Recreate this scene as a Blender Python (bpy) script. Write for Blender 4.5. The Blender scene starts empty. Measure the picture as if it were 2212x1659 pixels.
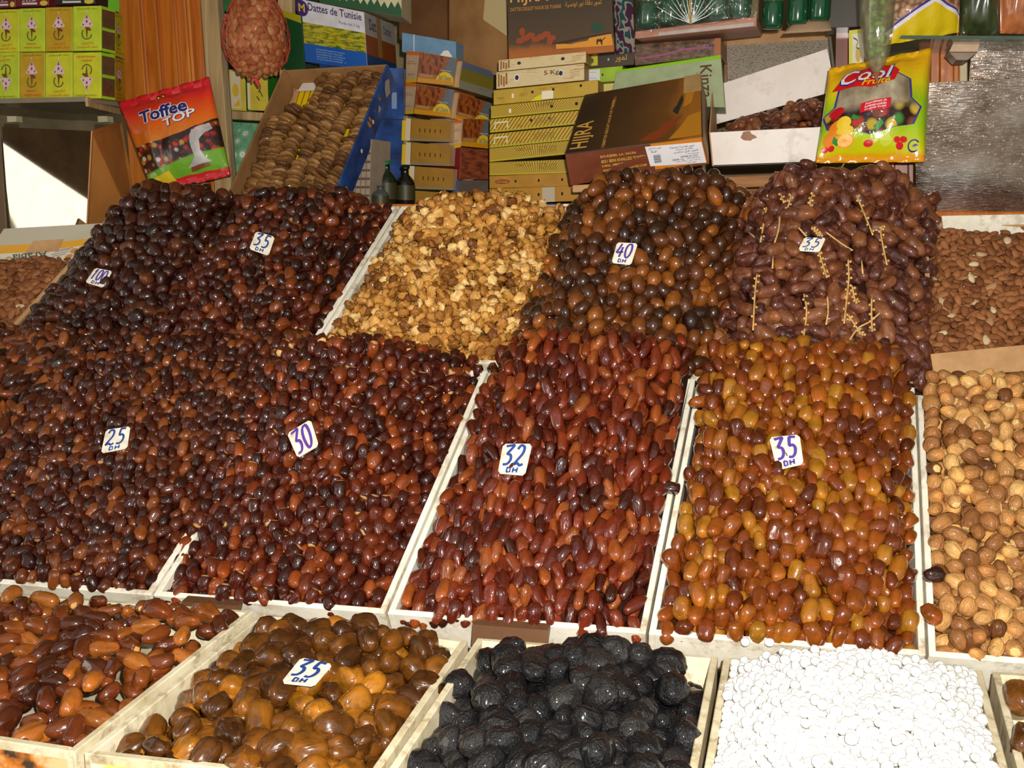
import bpy, bmesh, math, random
import numpy as np
from mathutils import Vector, Matrix
from math import sin, cos, pi, radians, tan, sqrt

random.seed(7)
RNG = np.random.default_rng(11)
SC = bpy.context.scene
COL = SC.collection

# ------------------------------------------------------------------ camera
W, H, FPX = 2212.0, 1659.0, 2170.0
YAW, PITCH, ROLL = radians(17.0), radians(10.2), 0.012
CAM = Vector((0.0, 0.0, 1.55))
FWD = Vector((-sin(YAW) * cos(PITCH), cos(YAW) * cos(PITCH), -sin(PITCH)))
_r0 = Vector((cos(YAW), sin(YAW), 0.0))
_u0 = _r0.cross(FWD)
RGT = _r0 * cos(ROLL) + _u0 * sin(ROLL)
UPV = _u0 * cos(ROLL) - _r0 * sin(ROLL)
camd = bpy.data.cameras.new('camera')
camd.sensor_width = 36.0
camd.lens = 36.0 * FPX / W
camd.clip_start = 0.02
cam = bpy.data.objects.new('camera', camd)
COL.objects.link(cam)
_m = Matrix((RGT, UPV, -FWD)).transposed().to_4x4()
_m.translation = CAM
cam.matrix_world = _m
SC.camera = cam

# ------------------------------------------------------------------ light and exposure
SC.view_settings.view_transform = 'Standard'
SC.view_settings.look = 'None'
SC.view_settings.gamma = 1.0
SC.view_settings.use_curve_mapping = False
SC.view_settings.exposure = 0.0
world = bpy.data.worlds.new('daylight')
SC.world = world
world.use_nodes = True
world.node_tree.nodes['Background'].inputs[0].default_value = (1.0, 0.97, 0.92, 1)
world.node_tree.nodes['Background'].inputs[1].default_value = 0.42
fl = bpy.data.lights.new('camera_flash', 'AREA')
fl.shape = 'DISK'
fl.size = 0.025
fl.energy = 50.0
fl.color = (1.0, 0.95, 0.86)
flo = bpy.data.objects.new('camera_flash', fl)
COL.objects.link(flo)
flo.location = CAM + UPV * 0.075 + RGT * 0.05 - FWD * 0.03
flo.rotation_euler = cam.matrix_world.to_euler()

sun = bpy.data.lights.new('sun', 'SUN')
sun.energy = 12.0
sun.angle = 0.009
sun.color = (1.0, 0.98, 0.95)
suno = bpy.data.objects.new('sun', sun)
COL.objects.link(suno)
suno.rotation_euler = Vector((-0.75, -0.25, -0.6)).to_track_quat('-Z', 'Y').to_euler()

# ------------------------------------------------------------------ geometry helpers
def ray(px, py):
    return FWD + RGT * ((px - W / 2) / FPX) + UPV * ((H / 2 - py) / FPX)
def on_plane(px, py, p0, n):
    d = ray(px, py)
    return CAM + d * ((p0 - CAM).dot(n) / d.dot(n))
def pt(px, py, Y):
    d = ray(px, py)
    return CAM + d * (Y / d.y)
def ptz(px, py, z):
    d = ray(px, py)
    return CAM + d * ((z - CAM.z) / d.z)
def proj(p):
    v = p - CAM
    z = v.dot(FWD)
    return (W / 2 + FPX * v.dot(RGT) / z, H / 2 - FPX * v.dot(UPV) / z, z)

class Quad:
    """bilinear patch: bottom-left, bottom-right, top-right, top-left"""
    def __init__(self, a, b, c, d):
        self.a, self.b, self.c, self.d = [Vector(x) for x in (a, b, c, d)]
        self.n = ((self.b - self.a).cross(self.d - self.a)).normalized()
    def base(self, u, v):
        return (self.a * (1 - u) + self.b * u) * (1 - v) + (self.d * (1 - u) + self.c * u) * v
    def p(self, u, v, off=0.0):
        return self.base(u, v) + self.n * off
class Pillow(Quad):
    """a filled bag: the same patch, blown up in the middle with creases"""
    def __init__(self, a, b, c, d, h, seed=0, flat=0.08):
        super().__init__(a, b, c, d)
        self.h, self.s, self.flat = h, seed, flat
    def p(self, u, v, off=0.0):
        f = self.flat
        vv = min(max((v - f) / (1 - 2 * f), 0.0), 1.0)
        uu = min(max(u, 0.0), 1.0)
        k = (max(sin(pi * uu), 0) ** 0.55) * (max(sin(pi * vv), 0) ** 0.6)
        w = 0.10 * sin(9 * u + 4 * v + self.s) * sin(7 * v - 3 * u + self.s * 2) + 0.05 * sin(23 * u - 11 * v + self.s)
        e = 0.0035 * sin(26 * u + self.s) * (1 - k)
        return self.base(u, v) + self.n * (self.h * k * (1 + w) + e + off)

def S(r, g, b):
    f = lambda c: (c / 255.0) / 12.92 if c / 255.0 <= 0.04045 else ((c / 255.0 + 0.055) / 1.055) ** 2.4
    return (f(r), f(g), f(b), 1.0)

# ------------------------------------------------------------------ objects
def tag(o, label=None, cat=None, group=None, kind=None):
    if label: o['label'] = label
    if cat: o['category'] = cat
    if group: o['group'] = group
    if kind: o['kind'] = kind
    return o
def empty(name, loc, label=None, cat=None, group=None):
    o = bpy.data.objects.new(name, None)
    COL.objects.link(o)
    o.location = loc
    o.empty_display_size = 0.05
    return tag(o, label, cat, group)
def mesh_obj(name, verts, faces, mats, parent=None, uvs=None, mi=None, smooth=False):
    """world-space vertices; the mesh is stored about its parent (or its own centre)"""
    vs = [Vector(v) for v in verts]
    if parent is not None:
        org = parent.matrix_basis.translation.copy()
        q = parent.parent
        while q is not None:
            org += q.matrix_basis.translation
            q = q.parent
    else:
        org = sum(vs, Vector()) / max(len(vs), 1)
    me = bpy.data.meshes.new(name)
    me.from_pydata([tuple(v - org) for v in vs], [], faces)
    if not isinstance(mats, (list, tuple)): mats = [mats]
    for m in mats: me.materials.append(m)
    if mi: me.polygons.foreach_set('material_index', mi)
    if smooth: me.polygons.foreach_set('use_smooth', [True] * len(me.polygons))
    if uvs:
        l = me.uv_layers.new(name='UVMap')
        flat = []
        for f in faces:
            for k in f: flat.extend(uvs[k])
        l.data.foreach_set('uv', flat)
    me.update()
    o = bpy.data.objects.new(name, me)
    COL.objects.link(o)
    if parent is not None: o.parent = parent
    else: o.location = org
    return o

class MB:
    """collects shapes for one mesh, with a uv per face corner and a material index"""
    def __init__(self): self.v, self.f, self.uv, self.mi = [], [], [], []
    def quad(self, a, b, c, d, mi=0, uv=((0, 0), (1, 0), (1, 1), (0, 1))):
        n = len(self.v); self.v += [Vector(x) for x in (a, b, c, d)]
        self.f.append((n, n + 1, n + 2, n + 3)); self.uv += list(uv); self.mi.append(mi)
    def hexa(self, p, mi=(0,) * 6):
        """p: front bl br tr tl, back bl br tr tl; faces: front right back left top bottom"""
        for k, q in enumerate(((0, 1, 2, 3), (1, 5, 6, 2), (5, 4, 7, 6), (4, 0, 3, 7), (3, 2, 6, 7), (4, 5, 1, 0))):
            self.quad(*[p[i] for i in q], mi=mi[k])
    def box(self, c, x, y, z, mi=(0,) * 6):
        """centre and three half vectors"""
        c, x, y, z = Vector(c), Vector(x), Vector(y), Vector(z)
        self.hexa([c - x - y - z, c + x - y - z, c + x - y + z, c - x - y + z, c - x + y - z, c + x + y - z, c + x + y + z, c - x + y + z], mi)
    def tube(self, pts, r, n=6, mi=0):
        pts = [Vector(p) for p in pts]
        rs = r if isinstance(r, (list, tuple)) else [r] * len(pts)
        rings = []
        for i, p in enumerate(pts):
            t = (pts[min(i + 1, len(pts) - 1)] - pts[max(i - 1, 0)]).normalized()
            a = t.cross(Vector((0, 0, 1)) if abs(t.z) < 0.9 else Vector((1, 0, 0))).normalized()
            b = t.cross(a)
            k = len(self.v)
            self.v += [p + (a * cos(2 * pi * j / n) + b * sin(2 * pi * j / n)) * rs[i] for j in range(n)]
            rings.append(k)
        for i in range(len(rings) - 1):
            for j in range(n):
                j2 = (j + 1) % n
                self.f.append((rings[i] + j, rings[i] + j2, rings[i + 1] + j2, rings[i + 1] + j))
                self.uv += [(j / n, 0), ((j + 1) / n, 0), ((j + 1) / n, 1), (j / n, 1)]; self.mi.append(mi)
        for k in (rings[0], rings[-1]):
            self.f.append(tuple(range(k, k + n))); self.uv += [(0.5, 0.5)] * n; self.mi.append(mi)
    def lathe(self, c, prof, n=16, axis=(0, 0, 1), mi=0):
        """prof: (radius, height) pairs about an axis through c"""
        c = Vector(c); ax = Vector(axis).normalized()
        a = ax.cross(Vector((1, 0, 0)) if abs(ax.x) < 0.9 else Vector((0, 1, 0))).normalized(); b = ax.cross(a)
        rings = []
        for r, h in prof:
            k = len(self.v); rings.append(k)
            self.v += [c + ax * h + (a * cos(2 * pi * j / n) + b * sin(2 * pi * j / n)) * max(r, 1e-5) for j in range(n)]
        m = len(prof) - 1
        for i in range(m):
            for j in range(n):
                j2 = (j + 1) % n
                self.f.append((rings[i] + j, rings[i] + j2, rings[i + 1] + j2, rings[i + 1] + j))
                self.uv += [(j / n, i / m), ((j + 1) / n, i / m), ((j + 1) / n, (i + 1) / m), (j / n, (i + 1) / m)]; self.mi.append(mi)
    def build(self, name, mats, parent=None, smooth=False, bevel=0.0):
        vs = self.v
        if parent is not None:
            org = parent.matrix_basis.translation.copy(); q = parent.parent
            while q is not None:
                org += q.matrix_basis.translation; q = q.parent
        else:
            org = sum(vs, Vector()) / len(vs)
        me = bpy.data.meshes.new(name)
        me.from_pydata([tuple(v - org) for v in vs], [], self.f)
        for m in (mats if isinstance(mats, (list, tuple)) else [mats]): me.materials.append(m)
        me.polygons.foreach_set('material_index', self.mi)
        l = me.uv_layers.new(name='UVMap')
        l.data.foreach_set('uv', [c for t in self.uv for c in t])
        if smooth: me.polygons.foreach_set('use_smooth', [True] * len(me.polygons))
        bm = bmesh.new(); bm.from_mesh(me)
        bmesh.ops.remove_doubles(bm, verts=bm.verts, dist=1e-6)
        bmesh.ops.recalc_face_normals(bm, faces=bm.faces)
        if bevel: bmesh.ops.bevel(bm, geom=list(bm.edges), offset=bevel, segments=1, affect='EDGES', profile=0.5)
        bm.to_mesh(me); bm.free()
        o = bpy.data.objects.new(name, me)
        COL.objects.link(o)
        if parent is not None: o.parent = parent
        else: o.location = org
        return o

def grid(name, surf, nu, nv, mat, parent=None, off=0.0, thick=0.0, smooth=True):
    """a mesh laid over surf.p(u, v); with thick > 0 it gets a back side on the patch's plane"""
    vs, uv, fs = [], [], []
    for j in range(nv + 1):
        for i in range(nu + 1):
            vs.append(surf.p(i / nu, j / nv, off)); uv.append((i / nu, j / nv))
    for j in range(nv):
        for i in range(nu):
            k = j * (nu + 1) + i
            fs.append((k, k + 1, k + nu + 2, k + nu + 1))
    if thick:
        n = len(vs)
        for j in range(nv + 1):
            for i in range(nu + 1):
                u, v = i / nu, j / nv
                f = surf.p(u, v, off); b = surf.base(u, v)
                d = (f - b).dot(surf.n)
                vs.append(b - surf.n * (max(d, 0) * thick + 0.0012)); uv.append((u, v))
        for j in range(nv):
            for i in range(nu):
                k = n + j * (nu + 1) + i
                fs.append((k, k + nu + 1, k + nu + 2, k + 1))
        def edge(a, b): fs.append((a, a + n, b + n, b))
        for i in range(nu):
            edge(i, i + 1)
            edge(nv * (nu + 1) + i + 1, nv * (nu + 1) + i)
        for j in range(nv):
            edge((j + 1) * (nu + 1), j * (nu + 1))
            edge(j * (nu + 1) + nu, (j + 1) * (nu + 1) + nu)
    return mesh_obj(name, vs, fs, mat, parent, uv, smooth=smooth)

def decal(parent, name, surf, polys, mat, off=0.0007, sub=0, label=None):
    """flat print: polygons in the patch's own (u, v)"""
    bm = bmesh.new()
    for i, poly in enumerate(polys):
        bm.faces.new([bm.verts.new((x, y, i)) for x, y in poly])
    if sub:
        bmesh.ops.triangulate(bm, faces=bm.faces)
        for _ in range(sub):
            bmesh.ops.subdivide_edges(bm, edges=bm.edges, cuts=1, use_grid_fill=True)
    bm.verts.ensure_lookup_table()
    bm.verts.index_update()
    vs = [surf.p(v.co.x, v.co.y, off + v.co.z * .00006) for v in bm.verts]
    uv = [(v.co.x, v.co.y) for v in bm.verts]
    fs = [tuple(v.index for v in f.verts) for f in bm.faces]
    bm.free()
    o = mesh_obj(name, vs, fs, mat, parent, uv)
    return tag(o, label)
def rect(u0, v0, u1, v1): return [(u0, v0), (u1, v0), (u1, v1), (u0, v1)]
def disc(cx, cy, rx, ry, n=14, a0=0.0): return [(cx + rx * cos(a0 + 2 * pi * i / n), cy + ry * sin(a0 + 2 * pi * i / n)) for i in range(n)]

# Arabic letters take their joined shapes
_AR = {}
_c = 0xFE8D
for _ch, _n in (('\u0627', 2), ('\u0628', 4), ('\u0629', 2), ('\u062a', 4), ('\u062b', 4), ('\u062c', 4), ('\u062d', 4), ('\u062e', 4), ('\u062f', 2), ('\u0630', 2),
                ('\u0631', 2), ('\u0632', 2), ('\u0633', 4), ('\u0634', 4), ('\u0635', 4), ('\u0636', 4), ('\u0637', 4), ('\u0638', 4), ('\u0639', 4), ('\u063a', 4),
                ('\u0641', 4), ('\u0642', 4), ('\u0643', 4), ('\u0644', 4), ('\u0645', 4), ('\u0646', 4), ('\u0647', 4), ('\u0648', 2), ('\u0649', 2), ('\u064a', 4)):
    _AR[_ch] = (_c, _n); _c += _n
_AR['\u0621'] = (0xFE80, 1)
def arabic(s):
    out = []
    for i, ch in enumerate(s):
        if ch not in _AR: out.append(ch); continue
        c, n = _AR[ch]
        prv = i > 0 and s[i - 1] in _AR and _AR[s[i - 1]][1] == 4 and n > 1
        nxt = n == 4 and i + 1 < len(s) and s[i + 1] in _AR and _AR[s[i + 1]][1] > 1
        out.append(chr(c + (3 if prv and nxt else 2 if nxt else 1 if prv else 0)) if n > 1 else chr(c))
    return ''.join(reversed(out))

_TXT = {}
def text_geo(s, bold=0.0):
    s_, s = s, (s, bold)
    if s not in _TXT:
        cu = bpy.data.curves.new('lettering', 'FONT'); cu.body = s_; cu.resolution_u = 2; cu.offset = bold
        o = bpy.data.objects.new('lettering', cu); COL.objects.link(o)
        dg = bpy.context.evaluated_depsgraph_get(); dg.update()
        e = o.evaluated_get(dg); me = e.to_mesh()
        vs = [(v.co.x, v.co.y) for v in me.vertices]; fs = [tuple(p.vertices) for p in me.polygons]
        e.to_mesh_clear(); bpy.data.objects.remove(o); bpy.data.curves.remove(cu)
        x0 = min(v[0] for v in vs); x1 = max(v[0] for v in vs); y0 = min(v[1] for v in vs); y1 = max(v[1] for v in vs)
        _TXT[s] = ([((x - x0) / (x1 - x0), (y - y0) / (y1 - y0)) for x, y in vs], fs)
    return _TXT[s]
def lettering(parent, surf, s, u0, v0, u1, v1, mat, rot=0, shear=0.0, off=0.0011, name='lettering', dv=0.0, bold=0.012):
    vs, fs = text_geo(s, bold)
    out = []
    for x, y in vs:
        if rot == 180: x, y = 1 - x, 1 - y
        elif rot == 90: x, y = 1 - y, x
        elif rot == 270: x, y = y, 1 - x
        u = u0 + (u1 - u0) * x + shear * (y - 0.5); v = v0 + (v1 - v0) * y + dv * x
        out.append(surf.p(u, v, off))
    return mesh_obj(name, out, fs, mat, parent)
def smooth_line(pts, k=5):
    if len(pts) < 3: return pts
    P = [pts[0]] + list(pts) + [pts[-1]]
    out = []
    for i in range(1, len(P) - 2):
        a, b, c, d = [np.array(P[j], float) for j in (i - 1, i, i + 1, i + 2)]
        for t in np.linspace(0, 1, k, endpoint=False):
            out.append(tuple(0.5 * ((2 * b) + (-a + c) * t + (2 * a - 5 * b + 4 * c - d) * t * t + (-a + 3 * b - 3 * c + d) * t ** 3)))
    out.append(tuple(P[-2]))
    return out
def strokes(parent, name, surf, lines, wd, mat, off=0.0010, asp=1.0, smooth=True):
    """pen strokes on a patch; asp = patch width / height"""
    vs, fs = [], []
    for ln in lines:
        L = smooth_line(ln) if smooth else ln
        n0 = len(vs)
        for i, p in enumerate(L):
            q0, q1 = L[max(i - 1, 0)], L[min(i + 1, len(L) - 1)]
            tx, ty = (q1[0] - q0[0]) * asp, q1[1] - q0[1]
            m = sqrt(tx * tx + ty * ty) or 1.0
            nx, ny = -ty / m * wd / asp, tx / m * wd
            vs.append(surf.p(p[0] + nx, p[1] + ny, off)); vs.append(surf.p(p[0] - nx, p[1] - ny, off))
        for i in range(len(L) - 1):
            k = n0 + 2 * i
            fs.append((k, k + 1, k + 3, k + 2))
    return mesh_obj(name, vs, fs, mat, parent)

# ------------------------------------------------------------------ materials
class NT:
    def __init__(self, name):
        self.m = bpy.data.materials.new(name); self.m.use_nodes = True
        self.t = self.m.node_tree; self.b = self.t.nodes['Principled BSDF']
    def n(self, kind, **kw):
        x = self.t.nodes.new(kind)
        for k, v in kw.items():
            if k.startswith('i_'): x.inputs[k[2:].replace('_', ' ')].default_value = v
            elif k[0] == 'k' and k[1:].isdigit(): x.inputs[int(k[1:])].default_value = v
            else: setattr(x, k, v)
        return x
    def l(self, a, b): self.t.links.new(a, b)
    def coord(self, which='Object'): return self.n('ShaderNodeTexCoord').outputs[which]
    def mapping(self, vec, scale=(1, 1, 1), loc=(0, 0, 0), rot=(0, 0, 0)):
        x = self.n('ShaderNodeMapping'); self.l(vec, x.inputs[0])
        x.inputs['Scale'].default_value = scale; x.inputs['Location'].default_value = loc; x.inputs['Rotation'].default_value = rot
        return x.outputs[0]
    def noise(self, vec, scale, detail=3.0, rough=0.55, dist=0.0):
        x = self.n('ShaderNodeTexNoise'); self.l(vec, x.inputs['Vector'])
        x.inputs['Scale'].default_value = scale; x.inputs['Detail'].default_value = detail
        x.inputs['Roughness'].default_value = rough; x.inputs['Distortion'].default_value = dist
        return x.outputs['Fac']
    def ramp(self, fac, stops, interp='LINEAR'):
        x = self.n('ShaderNodeValToRGB'); self.l(fac, x.inputs[0]); e = x.color_ramp.elements
        x.color_ramp.interpolation = interp
        while len(e) < len(stops): e.new(0.5)
        for k, (p, c) in enumerate(stops): e[k].position = p; e[k].color = c
        return x.outputs[0]
    def mix(self, fac, a, b, mode='MIX'):
        x = self.n('ShaderNodeMix', data_type='RGBA', blend_type=mode)
        for sock, val in ((x.inputs[0], fac), (x.inputs[6], a), (x.inputs[7], b)):
            if hasattr(val, 'is_output'): self.l(val, sock)
            else: sock.default_value = val
        return x.outputs[2]
    def math(self, op, a, b=0.0, c=0.0):
        x = self.n('ShaderNodeMath', operation=op)
        for k, val in enumerate((a, b, c)):
            if hasattr(val, 'is_output'): self.l(val, x.inputs[k])
            else: x.inputs[k].default_value = val
        return x.outputs[0]
    def bump(self, height, strength, dist=0.001):
        x = self.n('ShaderNodeBump'); self.l(height, x.inputs['Height'])
        x.inputs['Strength'].default_value = strength; x.inputs['Distance'].default_value = dist
        self.l(x.outputs[0], self.b.inputs['Normal'])
    def setc(self, c):
        if hasattr(c, 'is_output'): self.l(c, self.b.inputs['Base Color'])
        else: self.b.inputs['Base Color'].default_value = c
    def sep(self, vec):
        x = self.n('ShaderNodeSeparateXYZ'); self.l(vec, x.inputs[0]); return x.outputs
    def fin(self, rough=0.5, spec=0.5, metal=0.0, coat=0.0, coat_rough=0.1, trans=0.0, alpha=1.0):
        i = self.b.inputs
        i['Roughness'].default_value = rough; i['Specular IOR Level'].default_value = spec; i['Metallic'].default_value = metal
        i['Coat Weight'].default_value = coat; i['Coat IOR'].default_value = 1.65; i['Coat Roughness'].default_value = coat_rough
        i['Transmission Weight'].default_value = trans; i['Alpha'].default_value = alpha
        return self.m

_MC = {}
def plain(r, g, b, rough=0.5, spec=0.4, var=0.12, scale=30.0, coat=0.0, metal=0.0):
    """one colour with faint mottling"""
    key = (r, g, b, rough, spec, var, scale, coat, metal)
    if key not in _MC:
        t = NT('paint_%d_%d_%d' % (r, g, b))
        c = S(r, g, b)
        if var:
            f = t.noise(t.coord(), scale, 4.0)
            t.setc(t.ramp(f, [(0.3, tuple(x * (1 - var) for x in c[:3]) + (1,)), (0.7, tuple(min(x * (1 + var), 1) for x in c[:3]) + (1,))]))
        else: t.setc(c)
        _MC[key] = t.fin(rough, spec, metal, coat)
    return _MC[key]
def ink(r, g, b, rough=0.45): return plain(r, g, b, rough, 0.4, 0.0)

def wood(name, c0, c1, scale=6.0, stretch=(1, 1, 0.08), rough=0.45, coat=0.0, dist=1.5):
    t = NT(name)
    v = t.mapping(t.coord(), stretch)
    f = t.noise(v, scale * 6, 6.0, 0.6, dist)
    g = t.noise(t.coord(), 5.0, 2.0)
    c = t.ramp(f, [(0.3, c0), (0.65, c1)])
    t.setc(t.mix(t.math('MULTIPLY', g, 0.35), c, c0))
    t.bump(f, 0.25, 0.001)
    return t.fin(rough, 0.4, 0, coat)
def cardboard(name, c0, c1, stain=None, rough=0.75, scale=9.0):
    t = NT(name)
    f = t.noise(t.coord(), scale, 5.0, 0.65)
    c = t.ramp(f, [(0.35, c0), (0.62, c1)])
    if stain:
        g = t.noise(t.mapping(t.coord(), loc=(3.1, 1.7, 0.4)), scale * 1.7, 5.0, 0.7)
        c = t.mix(t.math('MULTIPLY', t.ramp(g, [(0.52, (0, 0, 0, 1)), (0.72, (1, 1, 1, 1))]), .8), c, stain)
    t.setc(c)
    t.bump(f, 0.15, 0.002)
    return t.fin(rough, 0.25)

PINE = wood('orange_pine', S(150, 72, 14), S(214, 128, 40), 5.0, (1, 1, 0.05), 0.35, 0.3)
PALEWOOD = wood('worn_pale_wood', S(140, 112, 74), S(196, 170, 122), 5.0, (1, 1, 0.08), 0.6)
GREYWOOD = wood('weathered_wood', S(92, 80, 58), S(140, 124, 92), 6.0, (1, 1, 0.08), 0.7)
REDWOOD = wood('red_brown_wood', S(96, 36, 14), S(150, 68, 28), 5.0, (1, 1, 0.06), 0.4, 0.2)
PLANK = wood('rough_plank', S(112, 66, 28), S(178, 122, 66), 5.0, (0.08, 1, 1), 0.65)
PLASTER = cardboard('plaster', S(120, 108, 84), S(150, 136, 104), S(98, 86, 66), 0.9, 4.0)
BROWNCARD = cardboard('brown_cardboard', S(128, 90, 52), S(158, 116, 72), None, 0.8, 6.0)
DARKCARD = cardboard('dark_cardboard', S(84, 52, 28), S(104, 68, 38), None, 0.8, 6.0)
TANCARD = cardboard('tan_cardboard', S(168, 128, 88), S(196, 156, 112), None, 0.8, 8.0)
WHITECARD = cardboard('white_carton', S(212, 206, 188), S(238, 234, 220), S(150, 120, 80), 0.6, 14.0)
STAINCARD = cardboard('stained_carton', S(188, 174, 140), S(224, 214, 186), S(110, 78, 40), 0.6, 18.0)
STONE = cardboard('stone_paving', S(96, 90, 80), S(128, 120, 108), None, 0.9, 3.0)

def fruit(name, stops, rough=0.22, coat=0.4, cap=None, wr=0.5, patch=0.6, dark=0.26, spec=0.18, capw=0.1, fine=0.0, bloom=None, tone=1.0, tip=0.7):
    """skin of a dried fruit: every piece takes its own tone, with blotches, long wrinkles and a paler stalk end"""
    stops = [(p_, tuple(x * tone for x in c_[:3]) + (1,)) for p_, c_ in stops]
    t = NT(name)
    oi = t.n('ShaderNodeObjectInfo').outputs['Random']
    gi = t.n('ShaderNodeNewGeometry').outputs['Random Per Island']
    r = t.math('FRACT', t.math('ADD', oi, t.math('MULTIPLY', gi, 7.31)))
    c = t.ramp(r, stops)
    uv = t.coord('UV')
    off = t.n('ShaderNodeCombineXYZ')
    t.l(t.math('MULTIPLY', r, 37.0), off.inputs[0]); t.l(t.math('MULTIPLY', r, 91.0), off.inputs[1])
    va = t.n('ShaderNodeVectorMath', operation='ADD'); t.l(t.mapping(uv, (2.2, 1.6, 1)), va.inputs[0]); t.l(off.outputs[0], va.inputs[1])
    blot = t.noise(va.outputs[0], 1.5, 3.0, 0.6)
    d = tuple(dark for _ in range(3)) + (1,)
    c = t.mix(t.math('MULTIPLY', t.ramp(blot, [(0.42, (0, 0, 0, 1)), (0.66, (1, 1, 1, 1))]), patch), c, t.mix(1.0, c, d, 'MULTIPLY'))
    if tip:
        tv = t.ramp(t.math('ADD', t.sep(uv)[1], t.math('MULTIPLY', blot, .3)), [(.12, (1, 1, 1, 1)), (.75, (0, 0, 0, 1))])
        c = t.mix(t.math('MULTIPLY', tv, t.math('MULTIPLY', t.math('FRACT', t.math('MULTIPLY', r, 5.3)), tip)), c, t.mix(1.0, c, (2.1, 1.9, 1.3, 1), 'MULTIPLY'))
    if bloom:
        b2 = t.noise(va.outputs[0], 2.7, 2.0)
        c = t.mix(t.math('MULTIPLY', t.ramp(b2, [(0.48, (0, 0, 0, 1)), (0.7, (1, 1, 1, 1))]), bloom[1]), c, bloom[0])
    if cap:
        vv = t.sep(uv)[1]
        k = t.ramp(t.math('ADD', vv, t.math('MULTIPLY', blot, 0.05)), [(1.0 - capw, (0, 0, 0, 1)), (1.0 - capw * 0.6, (1, 1, 1, 1))])
        k = t.math('MULTIPLY', k, t.math('GREATER_THAN', t.math('FRACT', t.math('MULTIPLY', r, 13.7)), 0.45))
        c = t.mix(k, c, cap)
    t.setc(c)
    vb = t.n('ShaderNodeVectorMath', operation='ADD'); t.l(t.mapping(uv, (9.0, 2.2, 1)), vb.inputs[0]); t.l(off.outputs[0], vb.inputs[1])
    w = t.noise(vb.outputs[0], 1.6, 1.6, 0.45, 0.9)
    if fine:
        w = t.math('ADD', w, t.math('MULTIPLY', t.noise(t.coord(), 420.0, 2.0), fine))
    t.bump(w, wr, 0.004)
    t.fin(rough, spec, 0, coat, 0.055)
    t.b.inputs['Coat IOR'].default_value = 1.75
    return t.m

# ------------------------------------------------------------------ the shop round the stall, and pieces added for the mirror's glare
def struct(name, mb, mat, **kw): return tag(mb.build(name, mat, **kw), kind='structure')
b = MB(); b.box((-0.6, 1.0, -0.05), (4.5, 0, 0), (0, 3.5, 0), (0, 0, 0.05)); struct('floor', b, STONE)
b = MB(); b.box((-0.9, 3.3, 1.4), (2.4, 0, 0), (0, 0.06, 0), (0, 0, 1.4)); struct('wall_back', b, PLASTER)
b = MB(); b.box((-3.2, 2.75, 1.4), (0.06, 0, 0), (0, 0.55, 0), (0, 0, 1.4)); struct('wall_left', b, PLASTER)
b = MB(); b.box((1.4, 2.2, 1.4), (0.06, 0, 0), (0, 1.1, 0), (0, 0, 1.4)); struct('wall_right', b, PLASTER)
b = MB(); b.box((0.2, 1.85, 2.85), (3.1, 0, 0), (0, 1.5, 0), (0, 0, 0.05)); struct('ceiling', b, PLASTER)  # widened past the right wall to keep the sun off the stall

b = MB(); b.box((-4.6, -.6, 1.3), (0.06, 0, 0), (0, 1.6, 0), (0, 0, 1.3)); struct('wall_for_glare', b, plain(226, 222, 212, .9, .2, .05))  # added white wall out of view; sunlit, it whitens the left mirror
m = MB(); cz = [(.16, 1.10), (.87, 1.575), (1.5, 1.99), (1.5, 2.79), (.16, 2.79)]  # added canvas; this slanted lower edge cuts off the mirror's glare
_v = [Vector((-3.25 + dx + .012 * sin(9 * y + 5 * z), y, z)) for dx in (0, .004) for y, z in cz]
tag(mesh_obj('added_curtain', _v, [(0, 1, 2, 3, 4), (9, 8, 7, 6, 5)] + [(i, i + 5, (i + 1) % 5 + 5, (i + 1) % 5) for i in range(5)], cardboard('brown_canvas', S(84, 66, 48), S(110, 86, 60), None, .9, 5.0)), 'brown canvas curtain added out of view, shaped to cut the white glare in the mirror', 'curtain')

# ------------------------------------------------------------------ the stepped stand and its cartons
ZB = 0.94
SL1, SL2 = radians(31.5), radians(36.0)
D1 = Vector((0, cos(SL1), sin(SL1)))
D2 = Vector((sin(radians(4)) * cos(SL2), cos(SL2), sin(SL2))).normalized()
def y_front(x): return 1.255 + 0.1385 * (x + 0.907)
def mid(x, s): return Vector((x, y_front(x), ZB)) + D1 * s
def top(x, s): return Vector((x, 1.735 + 0.1348 * (x + 1.014), 1.245)) + D2 * s
N1 = (mid(0.2, 0) - mid(-0.9, 0)).cross(D1).normalized()
N2 = (top(0.2, 0) - top(-0.9, 0)).cross(D2).normalized()
N0 = Vector((0, 0, 1))
MIDB, TOPB = 0.565, 0.50

st = empty('display_stand', (-0.6, 1.6, 0.0), 'stepped wooden stand that carries the cartons of dried fruit', 'stand')
def slab(nm, fl, fr, br, bl, n, t, parent, mat):
    m = MB(); m.hexa([fl - n * t, fr - n * t, fr, fl, bl - n * t, br - n * t, br, bl]); return m.build(nm, mat, parent)
slab('bottom_board', Vector((-1.5, .80, ZB - .075)), Vector((.62, 1.0, ZB - .075)), Vector((.62, 1.45, ZB - .075)), Vector((-1.5, 1.16, ZB - .075)), N0, .02, st, PLANK)
slab('middle_board', mid(-1.85, .02) - N1 * .078, mid(.62, .02) - N1 * .078, mid(.62, MIDB) - N1 * .078, mid(-1.85, MIDB) - N1 * .078, N1, .02, st, PLANK)
slab('upper_board', top(-1.64, .02) - N2 * .078, top(.66, .02) - N2 * .078, top(.66, TOPB) - N2 * .078, top(-1.64, TOPB) - N2 * .078, N2, .02, st, PLANK)
slab('upper_board', top(-2.15, .02) - N2 * .078, top(-1.645, .02) - N2 * .078, top(-1.645, .33) - N2 * .078, top(-2.15, .33) - N2 * .078, N2, .02, st, PLANK)
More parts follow.
